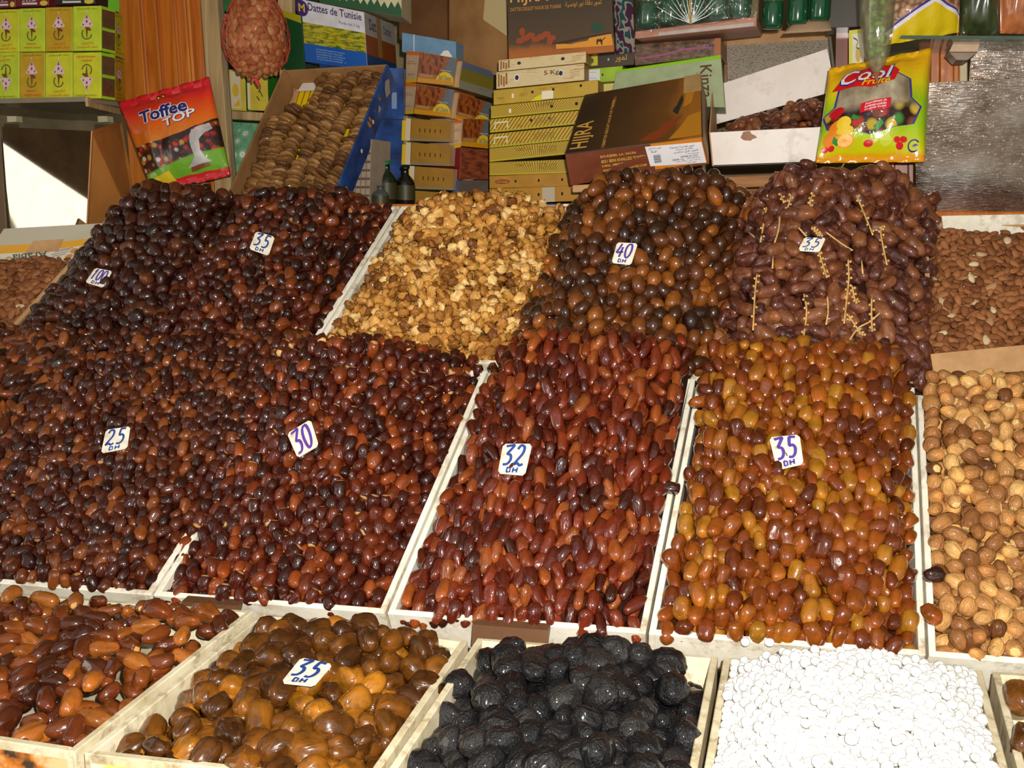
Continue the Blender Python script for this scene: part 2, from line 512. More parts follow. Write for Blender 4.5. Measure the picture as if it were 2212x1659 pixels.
for x in (-1.7, -0.6, 0.5):
    m = MB(); m.box((x, 1.12 + .1 * x, .42), (.03, 0, 0), (0, .03, 0), (0, 0, .42)); m.build('leg', PLANK, st)
    m = MB(); m.box((x, 2.1 + .1 * x, .63), (.03, 0, 0), (0, .03, 0), (0, 0, .63)); m.build('leg', PLANK, st)

def tray(name, label, fl, fr, br, bl, n, dep=0.07, t=0.0095, mat=None, lift=0.003, tops=(0, 0, 0, 0), group='open cartons on the stand', front_mat=None):
    """an open carton: base and four walls; corners at the rim, t the wall's thickness"""
    mat = mat or WHITECARD
    c = (fl + fr + br + bl) / 4
    o = empty(name, c - n * dep, label, 'carton', group)
    U = ((fr - fl) + (br - bl)).normalized(); V = ((bl - fl) + (br - fr)).normalized()
    def wall(nm, p, q, inw, dt):
        m = MB(); k = inw * t
        hi = n * (lift + dt)
        m.hexa([p - n * dep, q - n * dep, q + hi, p + hi, p + k - n * dep, q + k - n * dep, q + k + hi, p + k + hi])
        w = m.build(nm, mat, o, bevel=0.0012)
        return w
    e = 0.0006
    wf = wall('front_wall', fl + U * t, fr - U * t, V, tops[0])
    wall('back_wall', br - U * t, bl + U * t, -V, tops[2])
    wall('side_wall', bl + U * e, fl + U * e, U, tops[3])
    wall('side_wall', fr - U * e, br - U * e, -U, tops[1])
    m = MB(); q = 0.004
    m.hexa([x for x in (fl - n * dep, fr - n * dep, fr - n * (dep - q), fl - n * (dep - q), bl - n * dep, br - n * dep, br - n * (dep - q), bl - n * (dep - q))])
    m.build('base', mat, o)
    if front_mat:
        qd = Quad(fl - n * dep + U * t, fr - n * dep - U * t, fr - U * t + n * lift, fl + U * t + n * lift)
        decal(o, 'front_print', qd, [rect(0.0, 0.0, 1.0, 0.86)], front_mat, off=0.001)
    return o

def sm(x):
    x = np.clip(x, 0, 1); return x * x * (3 - 2 * x)
class Heap:
    """the surface of a heap over a carton's rim: base = heights along the two sides as (front, back)"""
    def __init__(self, fl, fr, br, bl, n, h0, h1, eu=0.25, wf=0.1, wb=0.15, bl_=(-.012, -.012), br_=(-.012, -.012), bb=-.012, pw=1.0, lump=0.004, seed=0, peak=None, ft=.55):
        self.c = [np.array(x) for x in (fl, fr, br, bl)]
        self.n = np.array(n); self.h0, self.h1, self.eu, self.wf, self.wb, self.pw = h0, h1, eu, wf, wb, pw
        self.lump, self.seed, self.peak, self.L, self.R, self.bb, self.ft = lump, seed, peak, bl_, br_, bb, ft
        self.w = (np.linalg.norm(self.c[1] - self.c[0]) + np.linalg.norm(self.c[2] - self.c[3])) / 2
        self.l = (np.linalg.norm(self.c[3] - self.c[0]) + np.linalg.norm(self.c[2] - self.c[1])) / 2
    def h(self, u, v):
        u = np.clip(u, 0, 1); v = np.clip(v, 0, 1)
        H_ = self.h0 + (self.h1 - self.h0) * v ** self.pw
        if self.peak is not None: H_ = H_ * (0.45 + 0.55 * np.cos(np.clip((u - self.peak) * 2.2, -1.57, 1.57)))
        el, er = sm(u / self.eu) ** 0.6, sm((1 - u) / self.eu) ** 0.6
        Lh = self.L[0] + (self.L[1] - self.L[0]) * v; Rh = self.R[0] + (self.R[1] - self.R[0]) * v
        H_ = Lh * (1 - el) + Rh * (1 - er) + H_ * (el + er - 1)
        f = sm(v / self.wf + self.ft); b_ = sm((1 - v) / self.wb) ** 0.6
        H_ = -.012 + (H_ + .012) * f
        H_ = self.bb + (H_ - self.bb) * b_
        return H_ + self.lump * np.sin(17 * u + self.seed) * np.sin(13 * v + 2 * self.seed)
    def pos(self, u, v, off=0.0):
        u = np.asarray(u, float)[..., None]; v = np.asarray(v, float)[..., None]
        p = (self.c[0] * (1 - u) + self.c[1] * u) * (1 - v) + (self.c[3] * (1 - u) + self.c[2] * u) * v
        return p + self.n * (self.h(u, v) + np.asarray(off, float).reshape(np.shape(off) + (1,)) if np.ndim(off) else self.h(u, v) + off)
    def frame(self, u, v):
        e = 0.01
        a = self.pos(u + e, v) - self.pos(u - e, v); c = self.pos(u, v + e) - self.pos(u, v - e)
        n = np.cross(a, c); n /= np.linalg.norm(n, axis=-1, keepdims=True)
        c = c / np.linalg.norm(c, axis=-1, keepdims=True)
        a = np.cross(c, n)
        return a, c, n
    def hit(self, px, py, off=0.0):
        n = Vector(self.n); h = 0.03
        for _ in range(8):
            p = on_plane(px, py, Vector(self.c[0]) + n * (h + off), n)
            q = np.array(p) - self.c[0]
            A = np.stack([self.c[1] - self.c[0], self.c[3] - self.c[0]], 1)
            uv = np.linalg.lstsq(A, q, rcond=None)[0]
            h = 0.5 * h + 0.5 * float(self.h(np.clip(uv[0], 0, 1), np.clip(uv[1], 0, 1)))
        return p
def inner(fl, fr, br, bl, m=0.012, mg=None):
    """rim corners moved inwards; mg = left, right, front, back margins"""
    l, r, f, k = mg or (m, m, m, m)
    U, V = (fr - fl).normalized(), (bl - fl).normalized()
    return [fl + U * l + V * f, fr - U * r + V * f, br - U * r - V * k, bl + U * l - V * k]

HEAPS = {}; TRAYS = {}
def tier(key, f, xs, s0, s1, n, name, label, hp, mg=None, **kw):
    x0, x1 = xs; x0 += 0.0015; x1 -= 0.0015
    q = [f(x0, s0), f(x1, s0), f(x1, s1), f(x0, s1)]
    TRAYS[key] = tray(name, label, *q, n, **kw)
    HEAPS[key] = Heap(*inner(*q, mg=mg), n, **hp)
g1, g2 = 0.004, 0.004
I, O_, FR = .013, -.012, .005
tier('M0', mid, (-1.80, -1.385), g1, MIDB, N1, 'fruit_carton', 'white carton of long slim brown dates, cut by the photo edge', dict(h0=.016, h1=.055, seed=1, br_=(.016, .05), bb=.03, wb=.1), (I, O_, FR, -.05))
tier('M1', mid, (-1.385, -0.963), g1, MIDB, N1, 'fruit_carton', 'white carton of small dark dates under the 25 price card', dict(h0=.016, h1=.055, seed=2, wb=.1, bl_=(.016, .05), br_=(-.026, .08), bb=.03), (O_, O_, FR, -.05))
tier('M2', mid, (-0.963, -0.591), g1, MIDB, N1, 'fruit_carton', 'white carton of dark dates under the 30 price card', dict(h0=.012, h1=.135, seed=3, wb=.16, eu=.34, pw=1.3, bl_=(-.026, .08), br_=(-.013, -.006), peak=.34, bb=.01), (O_, I, FR, -.03))
tier('M3', mid, (-0.591, -0.207), g1, MIDB, N1, 'fruit_carton', 'white carton of long red dates under the 32 price card', dict(h0=.010, h1=.105, seed=4, wb=.10, eu=.26, bl_=(-.013, .02), br_=(-.012, .03), bb=.05), (I, I, FR, -.05))
tier('M4', mid, (-0.207, 0.172), g1, MIDB, N1, 'fruit_carton', 'white carton of amber dates under the 35 price card with DH', dict(h0=.016, h1=.088, seed=5, wb=.10, eu=.2, bl_=(-.01, .02), br_=(-.010, .01), bb=.05), (I, I, FR, -.05))
tier('M5', mid, (0.172, 0.57), g1, MIDB - .02, N1, 'fruit_carton', 'white carton of dry pale dates beside the amber dates', dict(h0=.004, h1=.050, seed=6, wb=.08, eu=.1, bl_=(-.006, .004), br_=(-.008, .03), bb=.035, pw=2.0), (I, I, FR, -.02))
tier('T0', top, (-2.12, -1.618), g2, .335, N2, 'fruit_carton', 'open carton of almonds in front of the mirror with white glare', dict(h0=-.014, h1=-.004, seed=7, bl_=(-.03, -.03), br_=(-.02, -.02), bb=-.03), mat=TANCARD, tops=(0, 0, -.03, 0))
tier('T1', top, (-1.618, -1.29), g2, TOPB, N2, 'fruit_carton', 'carton of blackish dates under the 100 price card', dict(h0=.035, h1=.115, seed=8, wb=.18, eu=.32, bl_=(-.01, .0), br_=(.035, .035), bb=.0), (I, O_, -.01, .0), mat=BROWNCARD)
tier('T2', top, (-1.29, -0.955), g2, TOPB, N2, 'fruit_carton', 'carton of dark red dates below the string of figs', dict(h0=.03, h1=.115, seed=9, wb=.2, eu=.24, bl_=(.035, .035), br_=(-.013, -.006), bb=.0), (O_, I, -.01, .0))
tier('T3', top, (-0.955, -0.555), g2, TOPB, N2, 'fruit_carton', 'white carton filled with shelled walnuts', dict(h0=.004, h1=.115, seed=10, wb=.22, eu=.3, bl_=(-.012, -.006), br_=(-.004, .01), bb=.0, peak=.45), (I, -.004, I, .0))
tier('T4', top, (-0.555, -0.185), g2, TOPB, N2, 'fruit_carton', 'white carton of round olive brown dates under the 40 price card', dict(h0=.05, h1=.152, seed=11, wb=.15, eu=.3, bl_=(.012, .02), br_=(-.010, .06), bb=.02), (-.008, O_, -.01, -.01))
tier('T5', top, (-0.185, 0.160), g2, TOPB, N2, 'fruit_carton', 'white carton of dates on the stalk', dict(h0=.05, h1=.165, seed=12, wb=.16, eu=.28, bl_=(-.01, .06), br_=(.014, .02), bb=.03, ft=.6), (O_, -.03, -.015, -.01))
tier('T6', top, (0.160, 0.64), g2, TOPB - .03, N2, 'fruit_carton', 'cardboard carton of almonds below the scratched steel sheet', dict(h0=-.002, h1=.01, seed=13, eu=.1, wb=.1, wf=.03), mat=TANCARD)

# bottom row lies flat: rim corners read off the table plane
def ztop(px, py): return ptz(px, py, ZB)
def brow(key, cor, label, hp, **kw):
    q = [ztop(*c) for c in cor]
    TRAYS[key] = tray('fruit_carton', label, *q, N0, **kw)
    HEAPS[key] = Heap(*inner(*q, m=.016 if key != 'B4' else .010), N0, **hp)
FRONT1 = NT('worn_print_orange')
_f = FRONT1.noise(FRONT1.mapping(FRONT1.coord('UV'), (9, 2, 1)), 1.0, 3.0, 0.6)
FRONT1.setc(FRONT1.ramp(_f, [(0.36, S(60, 48, 34)), (0.47, S(196, 112, 30)), (0.6, S(206, 180, 130))], 'LINEAR')); FRONT1 = FRONT1.fin(0.5)
FRONT2 = NT('worn_print_lime')
_f = FRONT2.noise(FRONT2.mapping(FRONT2.coord('UV'), (5, 2, 1)), 1.0, 3.0, 0.6)
FRONT2.setc(FRONT2.ramp(_f, [(0.36, S(196, 196, 60)), (0.5, S(228, 224, 120)), (0.62, S(236, 232, 208))])); FRONT2 = FRONT2.fin(0.5)
brow('B1', [(-395, 1545), (163, 1629), (548, 1324), (0, 1282)], 'low carton of shiny brown dates with bare white bottom showing', dict(h0=-.036, h1=.016, seed=14, eu=.12, wb=.10, bl_=(-.03, .0), br_=(-.036, .0), wf=.2, pw=.7), mat=STAINCARD, front_mat=FRONT1)
brow('B2', [(180, 1632), (800, 1700), (1012, 1387), (562, 1327)], 'carton of large brown dates under the flat lying 35 card', dict(h0=.0, h1=.030, seed=15, eu=.25, wb=.2, bl_=(-.03, -.01), br_=(-.02, -.008), wf=.3), mat=STAINCARD, front_mat=FRONT2)
brow('B3', [(812, 1702), (1490, 1762), (1552, 1422), (1030, 1382)], 'carton heaped with black wrinkled prunes', dict(h0=.0, h1=.034, seed=16, eu=.3, wb=.22, bl_=(-.03, -.016), br_=(-.014, -.01), wf=.3), mat=STAINCARD)
brow('B4', [(1502, 1763), (2215, 1800), (2122, 1452), (1562, 1424)], 'carton heaped with white sugar coated chickpeas', dict(h0=.010, h1=.055, seed=17, eu=.3, wb=.22, bl_=(-.004, -.0), br_=(-.004, -.0), bb=.004, wf=.3, pw=.8), mat=STAINCARD)
brow('B5', [(2232, 1802), (2700, 1830), (2560, 1480), (2142, 1455)], 'carton corner with one pale date beside the white chickpeas', dict(h0=-.02, h1=-.015, seed=18), mat=STAINCARD)
# brown tape and the worn rim strips along the foot of the middle row
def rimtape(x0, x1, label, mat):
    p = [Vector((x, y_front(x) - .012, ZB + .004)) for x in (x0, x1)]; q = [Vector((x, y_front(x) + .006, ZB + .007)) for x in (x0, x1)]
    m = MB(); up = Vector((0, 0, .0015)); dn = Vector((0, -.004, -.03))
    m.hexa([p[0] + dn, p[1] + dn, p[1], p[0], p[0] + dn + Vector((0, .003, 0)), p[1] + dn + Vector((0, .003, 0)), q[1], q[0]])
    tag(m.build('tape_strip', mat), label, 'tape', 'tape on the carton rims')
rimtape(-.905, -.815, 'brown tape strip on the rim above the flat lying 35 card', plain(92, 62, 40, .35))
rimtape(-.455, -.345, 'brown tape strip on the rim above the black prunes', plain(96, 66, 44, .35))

# ------------------------------------------------------------------ behind the trays: shelf, cupboard panels, cartons
def V3(t): return pt(*t)
def carton(name, label, cor, dep, front, side=None, topm=None, cat='carton', group=None, drop=0.0, dv=None):
    """closed box: cor = bl br tr tl of the face seen, each (px, py, depth); dep how far it goes back"""
    a, b_, c, d = [V3(t) if len(t) == 3 and not isinstance(t, Vector) else t for t in cor]
    if drop:
        a = a - (d - a).normalized() * drop; b_ = b_ - (c - b_).normalized() * drop
    q = Quad(a, b_, c, d)
    k = dv if dv is not None else -q.n * dep
    o = empty(name, (a + b_) / 2 + k / 2, label, cat, group)
    m = MB(); m.hexa([a, b_, c, d, a + k, b_ + k, c + k, d + k], mi=(0, 1, 1, 1, 2, 1))
    side = side or front
    m.build('body', [front, side, topm or side], o, bevel=0.0008)
    qs = Quad(b_, b_ + k, c + k, c)
    return o, q, qs
def holes(o, q, spots, ru, rv, mat=None, ring=None):
    mat = mat or ink(26, 18, 14, .8)
    for u, v in spots:
        if ring: decal(o, 'eyelet_ring', q, [disc(u, v, ru * 1.45, rv * 1.45, 12)], ring, .0006)
        decal(o, 'hand_hole', q, [disc(u, v, ru, rv, 10)], mat, .0009)

m = MB()
fl_, fr_ = Vector((-1.5, 2.135, 1.545)), Vector((0.75, 2.44, 1.545)); bk = Vector((0, .8, 0)); dn = Vector((0, 0, -.03))
m.hexa([fl_ + dn, fr_ + dn, fr_, fl_, Vector((-1.5, 3.2, 1.515)), Vector((.75, 3.2, 1.515)), Vector((.75, 3.2, 1.545)), Vector((-1.5, 3.2, 1.545))])
bs = m.build('back_shelf', PINE, bevel=.003)
tag(bs, 'orange wooden ledge running behind the heaps, carrying the cartons', 'shelf')
lg = MB()
for x in (-1.4, -.5, .6):
    q_ = MB(); q_.box((x, 3.05, .757), (.03, 0, 0), (0, .03, 0), (0, 0, .757)); q_.build('post', PLANK, bs)

# --- orange pine panelling and posts of the cupboard
pan = empty('pine_panelling', pt(350, 430, 2.42), 'orange varnished pine panelling with upright mouldings beside the yellow henna boxes', 'panelling')
xs = [(252, 300), (300, 334), (334, 372), (372, 398), (398, 432)]
def upright(px0, px1, Y, mat, parent, nm, proud=0.0, y0=-60, y1=440, lean=.075, thick=.02):
    f = lambda px, py: pt(px + lean * (py - 0), py, Y - proud)
    q = Quad(f(px0, y1), f(px1, y1), f(px1, y0), f(px0, y0)); k = -q.n * (thick + proud)
    m = MB(); m.hexa([q.a, q.b, q.c, q.d, q.a + k, q.b + k, q.c + k, q.d + k]); return m.build(nm, mat, parent, bevel=.002)
for i, (a, c) in enumerate(xs): upright(a, c - 1, 2.44, PINE, pan, 'board', .0 if i % 2 == 0 else .012)
for x in (303, 331, 374, 396, 404): upright(x - 3, x + 3, 2.44, PINE, pan, 'moulding', .022)
po = empty('cupboard_post', pt(460, 430, 2.40), 'worn pale wooden post between the pine panelling and the net of nuts', 'post')
upright(432, 468, 2.40, PALEWOOD, po, 'front_face'); upright(468.5, 479, 2.40, GREYWOOD, po, 'side_strip', -.01)

# --- shelf compartment between the post and the dark green box
cu = empty('cupboard_shelf', pt(560, 300, 2.62), 'wooden cupboard compartment behind the hanging net of nuts', 'cupboard')
def board(nm, cor, k, mat, parent):
    a, b_, c, d = [V3(t) for t in cor]; k = Vector(k); m = MB(); m.hexa([a, b_, c, d, a + k, b_ + k, c + k, d + k]); return m.build(nm, mat, parent, bevel=.001)
board('shelf_board', [(478, 256, 2.46), (585, 262, 2.46), (585, 244, 2.46), (478, 238, 2.46)], (0, .25, 0), PALEWOOD, cu)
board('shelf_board', [(474, 50, 2.46), (540, 62, 2.46), (540, 46, 2.46), (474, 26, 2.46)], (0, .25, 0), PALEWOOD, cu)
board('back_panel', [(470, 440, 2.75), (700, 440, 2.75), (700, -80, 2.75), (470, -80, 2.75)], (0, .01, 0), plain(28, 42, 26, .7), cu)
board('side_panel', [(610, 435, 2.47), (640, 435, 2.47), (628, -60, 2.47), (598, -60, 2.47)], (0, .02, 0), PALEWOOD, cu)
GREEN = plain(18, 66, 30, .35)
o, q, s_ = carton('green_packet', 'dark green packet standing beside the hanging net of nuts', [(607, 150, 2.44), (658, 152, 2.44), (650, 34, 2.44), (604, 20, 2.44)], .008, plain(18, 62, 30, .4), cat='packet')
decal(o, 'top_print', q, [[(0, .9), (1, .86), (1, 1), (0, 1)]], ink(150, 140, 20))
for px0, px1, lab in ((497, 532, 'yellow and white tea packet behind the net of nuts'), (536, 580, 'yellow tea packet with dark lettering below the net of nuts')):
    o, q, s_ = carton('tea_packet', lab, [(px0, 238, 2.50), (px1, 240, 2.50), (px1 - 3, 152, 2.50), (px0 - 3, 150, 2.50)], .05, plain(196, 176, 60, .4), plain(40, 110, 30, .4), cat='packet', group='tea packets in the cupboard')
    if px0 < 500:
        decal(o, 'print', q, [rect(.1, .05, .7, .95)], ink(206, 190, 160)); decal(o, 'print', q, [disc(.4, .5, .2, .16), [(.25, .1), (.65, .12), (.6, .3)]], ink(206, 168, 30), .0012)
    else:
        decal(o, 'print', q, [rect(.0, .03, .12, .97)], ink(220, 200, 180)); strokes(o, 'print', q, [[(.5, .75), (.65, .6), (.55, .45)], [(.6, .5), (.75, .35)], [(.45, .35), (.6, .25)]], .02, ink(70, 70, 20))
t = NT('floral_green_cloth'); n_ = t.n('ShaderNodeTexVoronoi'); t.l(t.coord(), n_.inputs['Vector']); n_.inputs['Scale'].default_value = 34
t.setc(t.ramp(n_.outputs['Distance'], [(.0, S(200, 80, 150)), (.16, S(214, 226, 206)), (.35, S(120, 170, 136)), (.8, S(86, 140, 106))])); FLORAL = t.fin(.5)
bg = Pillow(pt(484, 420, 2.50), pt(580, 420, 2.50), pt(575, 268, 2.50), pt(486, 262, 2.50), .03, 3)
tag(grid('cloth_bag', bg, 12, 16, FLORAL, thick=.8), 'pale green flowered cloth bag on the lowest cupboard shelf', 'bag')
bg = Pillow(pt(478, 22, 2.49), pt(530, 34, 2.49), pt(525, -60, 2.49), pt(478, -60, 2.49), .02, 5)
tag(grid('green_bag', bg, 8, 10, plain(60, 120, 66, .4), thick=.8), 'small green bag on the top cupboard shelf beside the post', 'bag')

# --- henna boxes on their shelf
HY, HG, HO = plain(196, 196, 34, .4), plain(182, 198, 40, .4), plain(186, 150, 22, .4)
LIMEEDGE = plain(150, 196, 40, .4); HENNA = plain(92, 62, 38, .35, .5, .3, 60)
PETAL, REDDOT, RINGC, REDTX, OLIVETX = ink(214, 186, 196), ink(150, 40, 60), ink(92, 92, 40), ink(196, 66, 24), ink(104, 96, 20)
HEN_AR, TAZ_AR = arabic('\u062d\u0646\u0627\u0621 \u0627\u0644\u0635\u062d\u0631\u0627\u0621'), arabic('\u062a\u0632\u0627\u0631\u064a\u0646')
def emblem(o, q, flip, latin):
    F = (lambda u, v: (1 - u, 1 - v)) if flip else (lambda u, v: (u, v))
    fl = lambda L: [F(*p) for p in L]
    bl = [(.5, .84), (.56, .75), (.62, .70), (.66, .63), (.74, .58), (.69, .54), (.6, .55), (.53, .52), (.46, .545), (.36, .54), (.26, .575), (.33, .63), (.37, .69), (.43, .75)]
    decal(o, 'flower_emblem', q, [fl(bl)], PETAL)
    decal(o, 'flower_emblem', q, [fl(disc(.5, .655, .035, .035, 8)), fl(disc(.62, .6, .03, .022, 8)), fl(disc(.37, .585, .03, .022, 8)), fl([(.46, .72), (.54, .73), (.5, .82)])], REDDOT, .0011)
    decal(o, 'flower_emblem', q, [fl(disc(.5, .875, .025, .02, 8))], ink(206, 206, 190), .0011)
    strokes(o, 'ring_emblem', q, [[F(.5 + .17 * cos(a), .38 + .12 * sin(a)) for a in np.linspace(-.1, -pi - .8, 14)]], .012, RINGC, asp=.58, smooth=False)
    decal(o, 'ring_emblem', q, [fl([(.44, .53), (.56, .53), (.66, .48), (.64, .44), (.54, .46), (.505, .24), (.47, .47)])], ink(110, 56, 34), .0012)
    r = 180 if flip else 0
    def tx(s, u0, v0, u1, v1, mt, rr=0):
        if flip: u0, v0, u1, v1 = 1 - u1, 1 - v1, 1 - u0, 1 - v0
        lettering(o, q, s, u0, v0, u1, v1, mt, rot=(r + rr) % 360)
    tx(HEN_AR, .14, .91, .88, .965, OLIVETX)
    if latin == 1:
        tx('TAZARINE', .3, .155, .7, .2, REDTX, 180); tx('HENN\u00c9 SAHARA', .18, .06, .86, .115, REDTX, 180)
    else:
        tx(TAZ_AR, .3, .14, .74, .205, REDTX); tx(HEN_AR, .14, .05, .9, .115, REDTX)
cols = [(-14, 41), (42, 96), (98, 156), (158, 218)]
spec = {(0, 0): (HY, 0, 0), (0, 1): (HG, 0, 1), (0, 2): (HO, 0, 0), (0, 3): (HG, 0, 0), (1, 0): (HG, 1, 0), (1, 1): (HO, 0, 1), (1, 2): (HY, 0, 0), (1, 3): (HY, 1, 1)}
rowlab = ['upper', 'lower']; collab = ['cut by the photo edge', 'second from the photo edge', 'third from the photo edge', 'at the corner']
HB = 2.22
for r in range(2):
    for c in range(4):
        x0, x1 = cols[c]
        t0, t1 = [(21, 113), (114, 216)][r][0] - 2.5 * c * (1 - r), [(21, 113), (114, 216)][r][1] - 1.0 * c
        mt, flip, latin = spec[(r, c)]
        o, q, s_ = carton('henna_box', 'yellow henna box, %s row, %s%s' % (rowlab[r], collab[c], ', printed upside down' if flip else ''),
                          [(x0, t1, HB), (x1, t1 - .6, HB), (x1, t0 - 1.5, HB), (x0, t0, HB)], .055, mt, LIMEEDGE, cat='box', group='henna boxes')
        emblem(o, q, flip, latin)
        if c == 3:
            for v0, v1 in ((.06, .46), (.53, .93)): decal(o, 'powder_window', s_, [rect(.06, v0, .94, v1)], HENNA, .001, label='clear window showing brown henna powder')
for r, (ya, yb, yc, yd) in enumerate(((25, 118, 127, 33), (121, 214, 224, 131))):
    o, q, s_ = carton('henna_box', 'yellow henna box turned sideways, %s row, next to the pine panelling' % rowlab[r],
                      [(243, yb, HB + .06), (268 + 3 * r, yc, HB + .17), (266 + 3 * r, yd, HB + .17), (243, ya, HB + .06)], .05, HO if r else HY, LIMEEDGE, cat='box', group='henna boxes')
    emblem(o, q, 0, 1 if r == 0 else 0)
for i, (x0, x1, yb) in enumerate(((-10, 33, 18), (34, 105, 15), (118, 205, 11))):
    o, q, s_ = carton('red_packet', ['dark red packet over the edge henna box', 'dark red packet over the second henna box', 'black and red packet over the corner henna boxes'][i],
                      [(x0, yb, HB + .01), (x1, yb - 2, HB + .01), (x1, -70, HB + .01), (x0, -70, HB + .01)], .05, plain(104, 24, 34, .4) if i < 2 else plain(40, 26, 28, .4), cat='packet', group='red packets on the henna boxes')
    decal(o, 'white_strip', q, [rect(.2, .05, .66, .10)], ink(206, 206, 196)); decal(o, 'yellow_seal', q, [disc(.86, .08, .12, .07)], ink(206, 180, 70))
    lettering(o, q, arabic('\u062d\u0646\u0627\u0621'), .2, .12, .64, .2, ink(214, 208, 200))
o, q, s_ = carton('green_packet', 'bright green packet over the corner henna boxes', [(222, 18, HB + .05), (258, 26, HB + .1), (258, -70, HB + .1), (222, -70, HB + .05)], .04, plain(110, 190, 50, .4), cat='packet')
# shelf under the henna boxes: a grey board with a pale edge strip, returning at the corner
hs = empty('corner_shelf', pt(100, 225, 2.28), 'grey corner shelf carrying the yellow henna boxes', 'shelf')
GREYB = plain(132, 122, 100, .3, .5, .15, 12)
sa_, sb_, sc_ = pt(-30, 219, 2.205), pt(184, 214, 2.205), pt(266, 236, 2.42)
up_ = Vector((0, 0, .006))
m = MB(); k = Vector((0, .32, 0))
m.hexa([sa_ - up_, sb_ - up_, sb_ + up_, sa_ + up_, sa_ - up_ + k, sb_ - up_ + k, sb_ + up_ + k, sa_ + up_ + k]); m.build('board', GREYB, hs)
m = MB(); k = Vector((-.16, .1, 0))
m.hexa([sb_ - up_, sc_ - up_, sc_ + up_, sb_ + up_, sb_ - up_ + k, sc_ - up_ + k, sc_ + up_ + k, sb_ + up_ + k]); m.build('corner_board', GREYB, hs)
m = MB(); k = Vector((.004, .006, 0)); lo = Vector((0, 0, -.018))
m.hexa([sb_ + lo, sc_ + lo, sc_ + up_, sb_ + up_, sb_ + lo + k, sc_ + lo + k, sc_ + up_ + k, sb_ + up_ + k]); m.build('edge_strip', PALEWOOD, hs)
for px in (32, 228):
    c_ = pt(px, 258, 2.42); m = MB(); m.box(c_, (.016, 0, 0), (0, .012, 0), (0, 0, .008)); m.build('bracket', plain(190, 182, 150, .5), hs)

# --- mirrors under it
def mirror(name, rough, tint, speck=0.0, scr=0.0):
    t = NT(name)
    f = t.noise(t.coord(), 38.0, 5.0, .7); g = t.noise(t.mapping(t.coord(), (1, 1, 9), rot=(0, .5, 0)), 60.0, 3.0, .6)
    c = t.ramp(f, [(.3, tuple(x * .8 for x in tint[:3]) + (1,)), (.75, tint)])
    t.setc(c)
    if speck:
        n_ = t.n('ShaderNodeTexVoronoi'); t.l(t.coord(), n_.inputs['Vector']); n_.inputs['Scale'].default_value = 140
        t.setc(t.mix(t.ramp(t.noise(t.coord(), 190.0, 2.0, .6), [(.62, (0, 0, 0, 1)), (.68, (1, 1, 1, 1))]), t.ramp(t.noise(t.coord(), 7.0, 4.0, .6), [(.35, S(118, 100, 86)), (.5, S(172, 156, 142)), (.68, S(216, 210, 206))]), S(240, 238, 236)))
        sp = t.ramp(n_.outputs['Distance'], [(.0, (1, 1, 1, 1)), (.3, (0, 0, 0, 1))])
        t.bump(t.math('ADD', t.math('MULTIPLY', sp, .8), t.math('ADD', g, f)), speck, .003)
        t.l(t.ramp(g, [(.35, (rough * .5,) * 3 + (1,)), (.7, (min(rough * 2, 1),) * 3 + (1,))]), t.b.inputs['Roughness'])
        m_ = t.fin(rough, .5, 1.0); return m_
    return t.fin(rough, .5, 1.0)
MIR = mirror('old_mirror', .03, S(214, 206, 188))
PAINTED_REFL = plain(196, 130, 66, .4, .5, .25, 9, 0, .12)  # dull brown colour painted in place of the pane's orange-brown reflection
STEEL = mirror('scratched_steel', .13, S(206, 200, 196), .10)
def sheet(name, label, cor, mat, cat='mirror', t=.004, edge=None):
    a, b_, c, d = [V3(x) for x in cor]; q = Quad(a, b_, c, d); k = -q.n * t
    m = MB(); m.hexa([a, b_, c, d, a + k, b_ + k, c + k, d + k], mi=(0, 1, 1, 1, 1, 1))
    return tag(m.build(name, [mat, edge or plain(120, 110, 96, .4)]), label, cat), q
sheet('mirror_sheet', 'mirror full of white daylight glare behind the almonds', [(22, 512, 2.17), (187, 512, 2.17), (199, 283, 2.15), (4, 274, 2.15)], MIR)
sheet('mirror_sheet', 'mirror pane with a painted brown reflection, set at an angle beside the red sweets bag', [(187.5, 514, 2.17), (306, 520, 2.40), (263, 262, 2.38), (199.5, 283, 2.15)], PAINTED_REFL, edge=PAINTED_REFL)
sheet('wood_side', 'narrow brown wooden side strip at the photo edge by the glare mirror', [(-40, 512, 2.16), (14, 512, 2.16), (-2, 272, 2.15), (-40, 272, 2.15)], plain(104, 78, 50, .5), 'board')
# back flap of the almond carton with its print upside down
t = NT('almond_carton_flap'); w_ = t.sep(t.coord('UV'))[1]
t.setc(t.ramp(w_, [(0, S(206, 200, 182)), (.44, S(206, 200, 182)), (.45, S(206, 150, 34)), (.62, S(206, 150, 34)), (.63, S(176, 168, 148)), (1, S(176, 168, 148))], 'CONSTANT')); FLAP = t.fin(.6)
o, q, s_ = carton('carton_flap', 'printed white and yellow flap of the almond carton before the mirror', [(-60, 596, 1.87), (185, 566, 1.925), (224, 482, 1.955), (8, 494, 1.90)], .004, FLAP, TANCARD, cat='flap')
lettering(o, q, 'Arabia', .28, .24, .60, .40, ink(70, 84, 70), rot=180, shear=-.04)
strokes(o, 'print', q, [[(.64, .30), (.80, .33)], [(.66, .36), (.80, .385)], [(.66, .25), (.78, .275)], [(.70, .4), (.82, .42)]], .008, ink(120, 110, 110), asp=2.4)
decal(o, 'almond_print', q, [disc(.84, .34, .035, .07, 10), disc(.9, .38, .03, .06, 10), disc(.82, .2, .035, .06, 10)], ink(186, 130, 60))

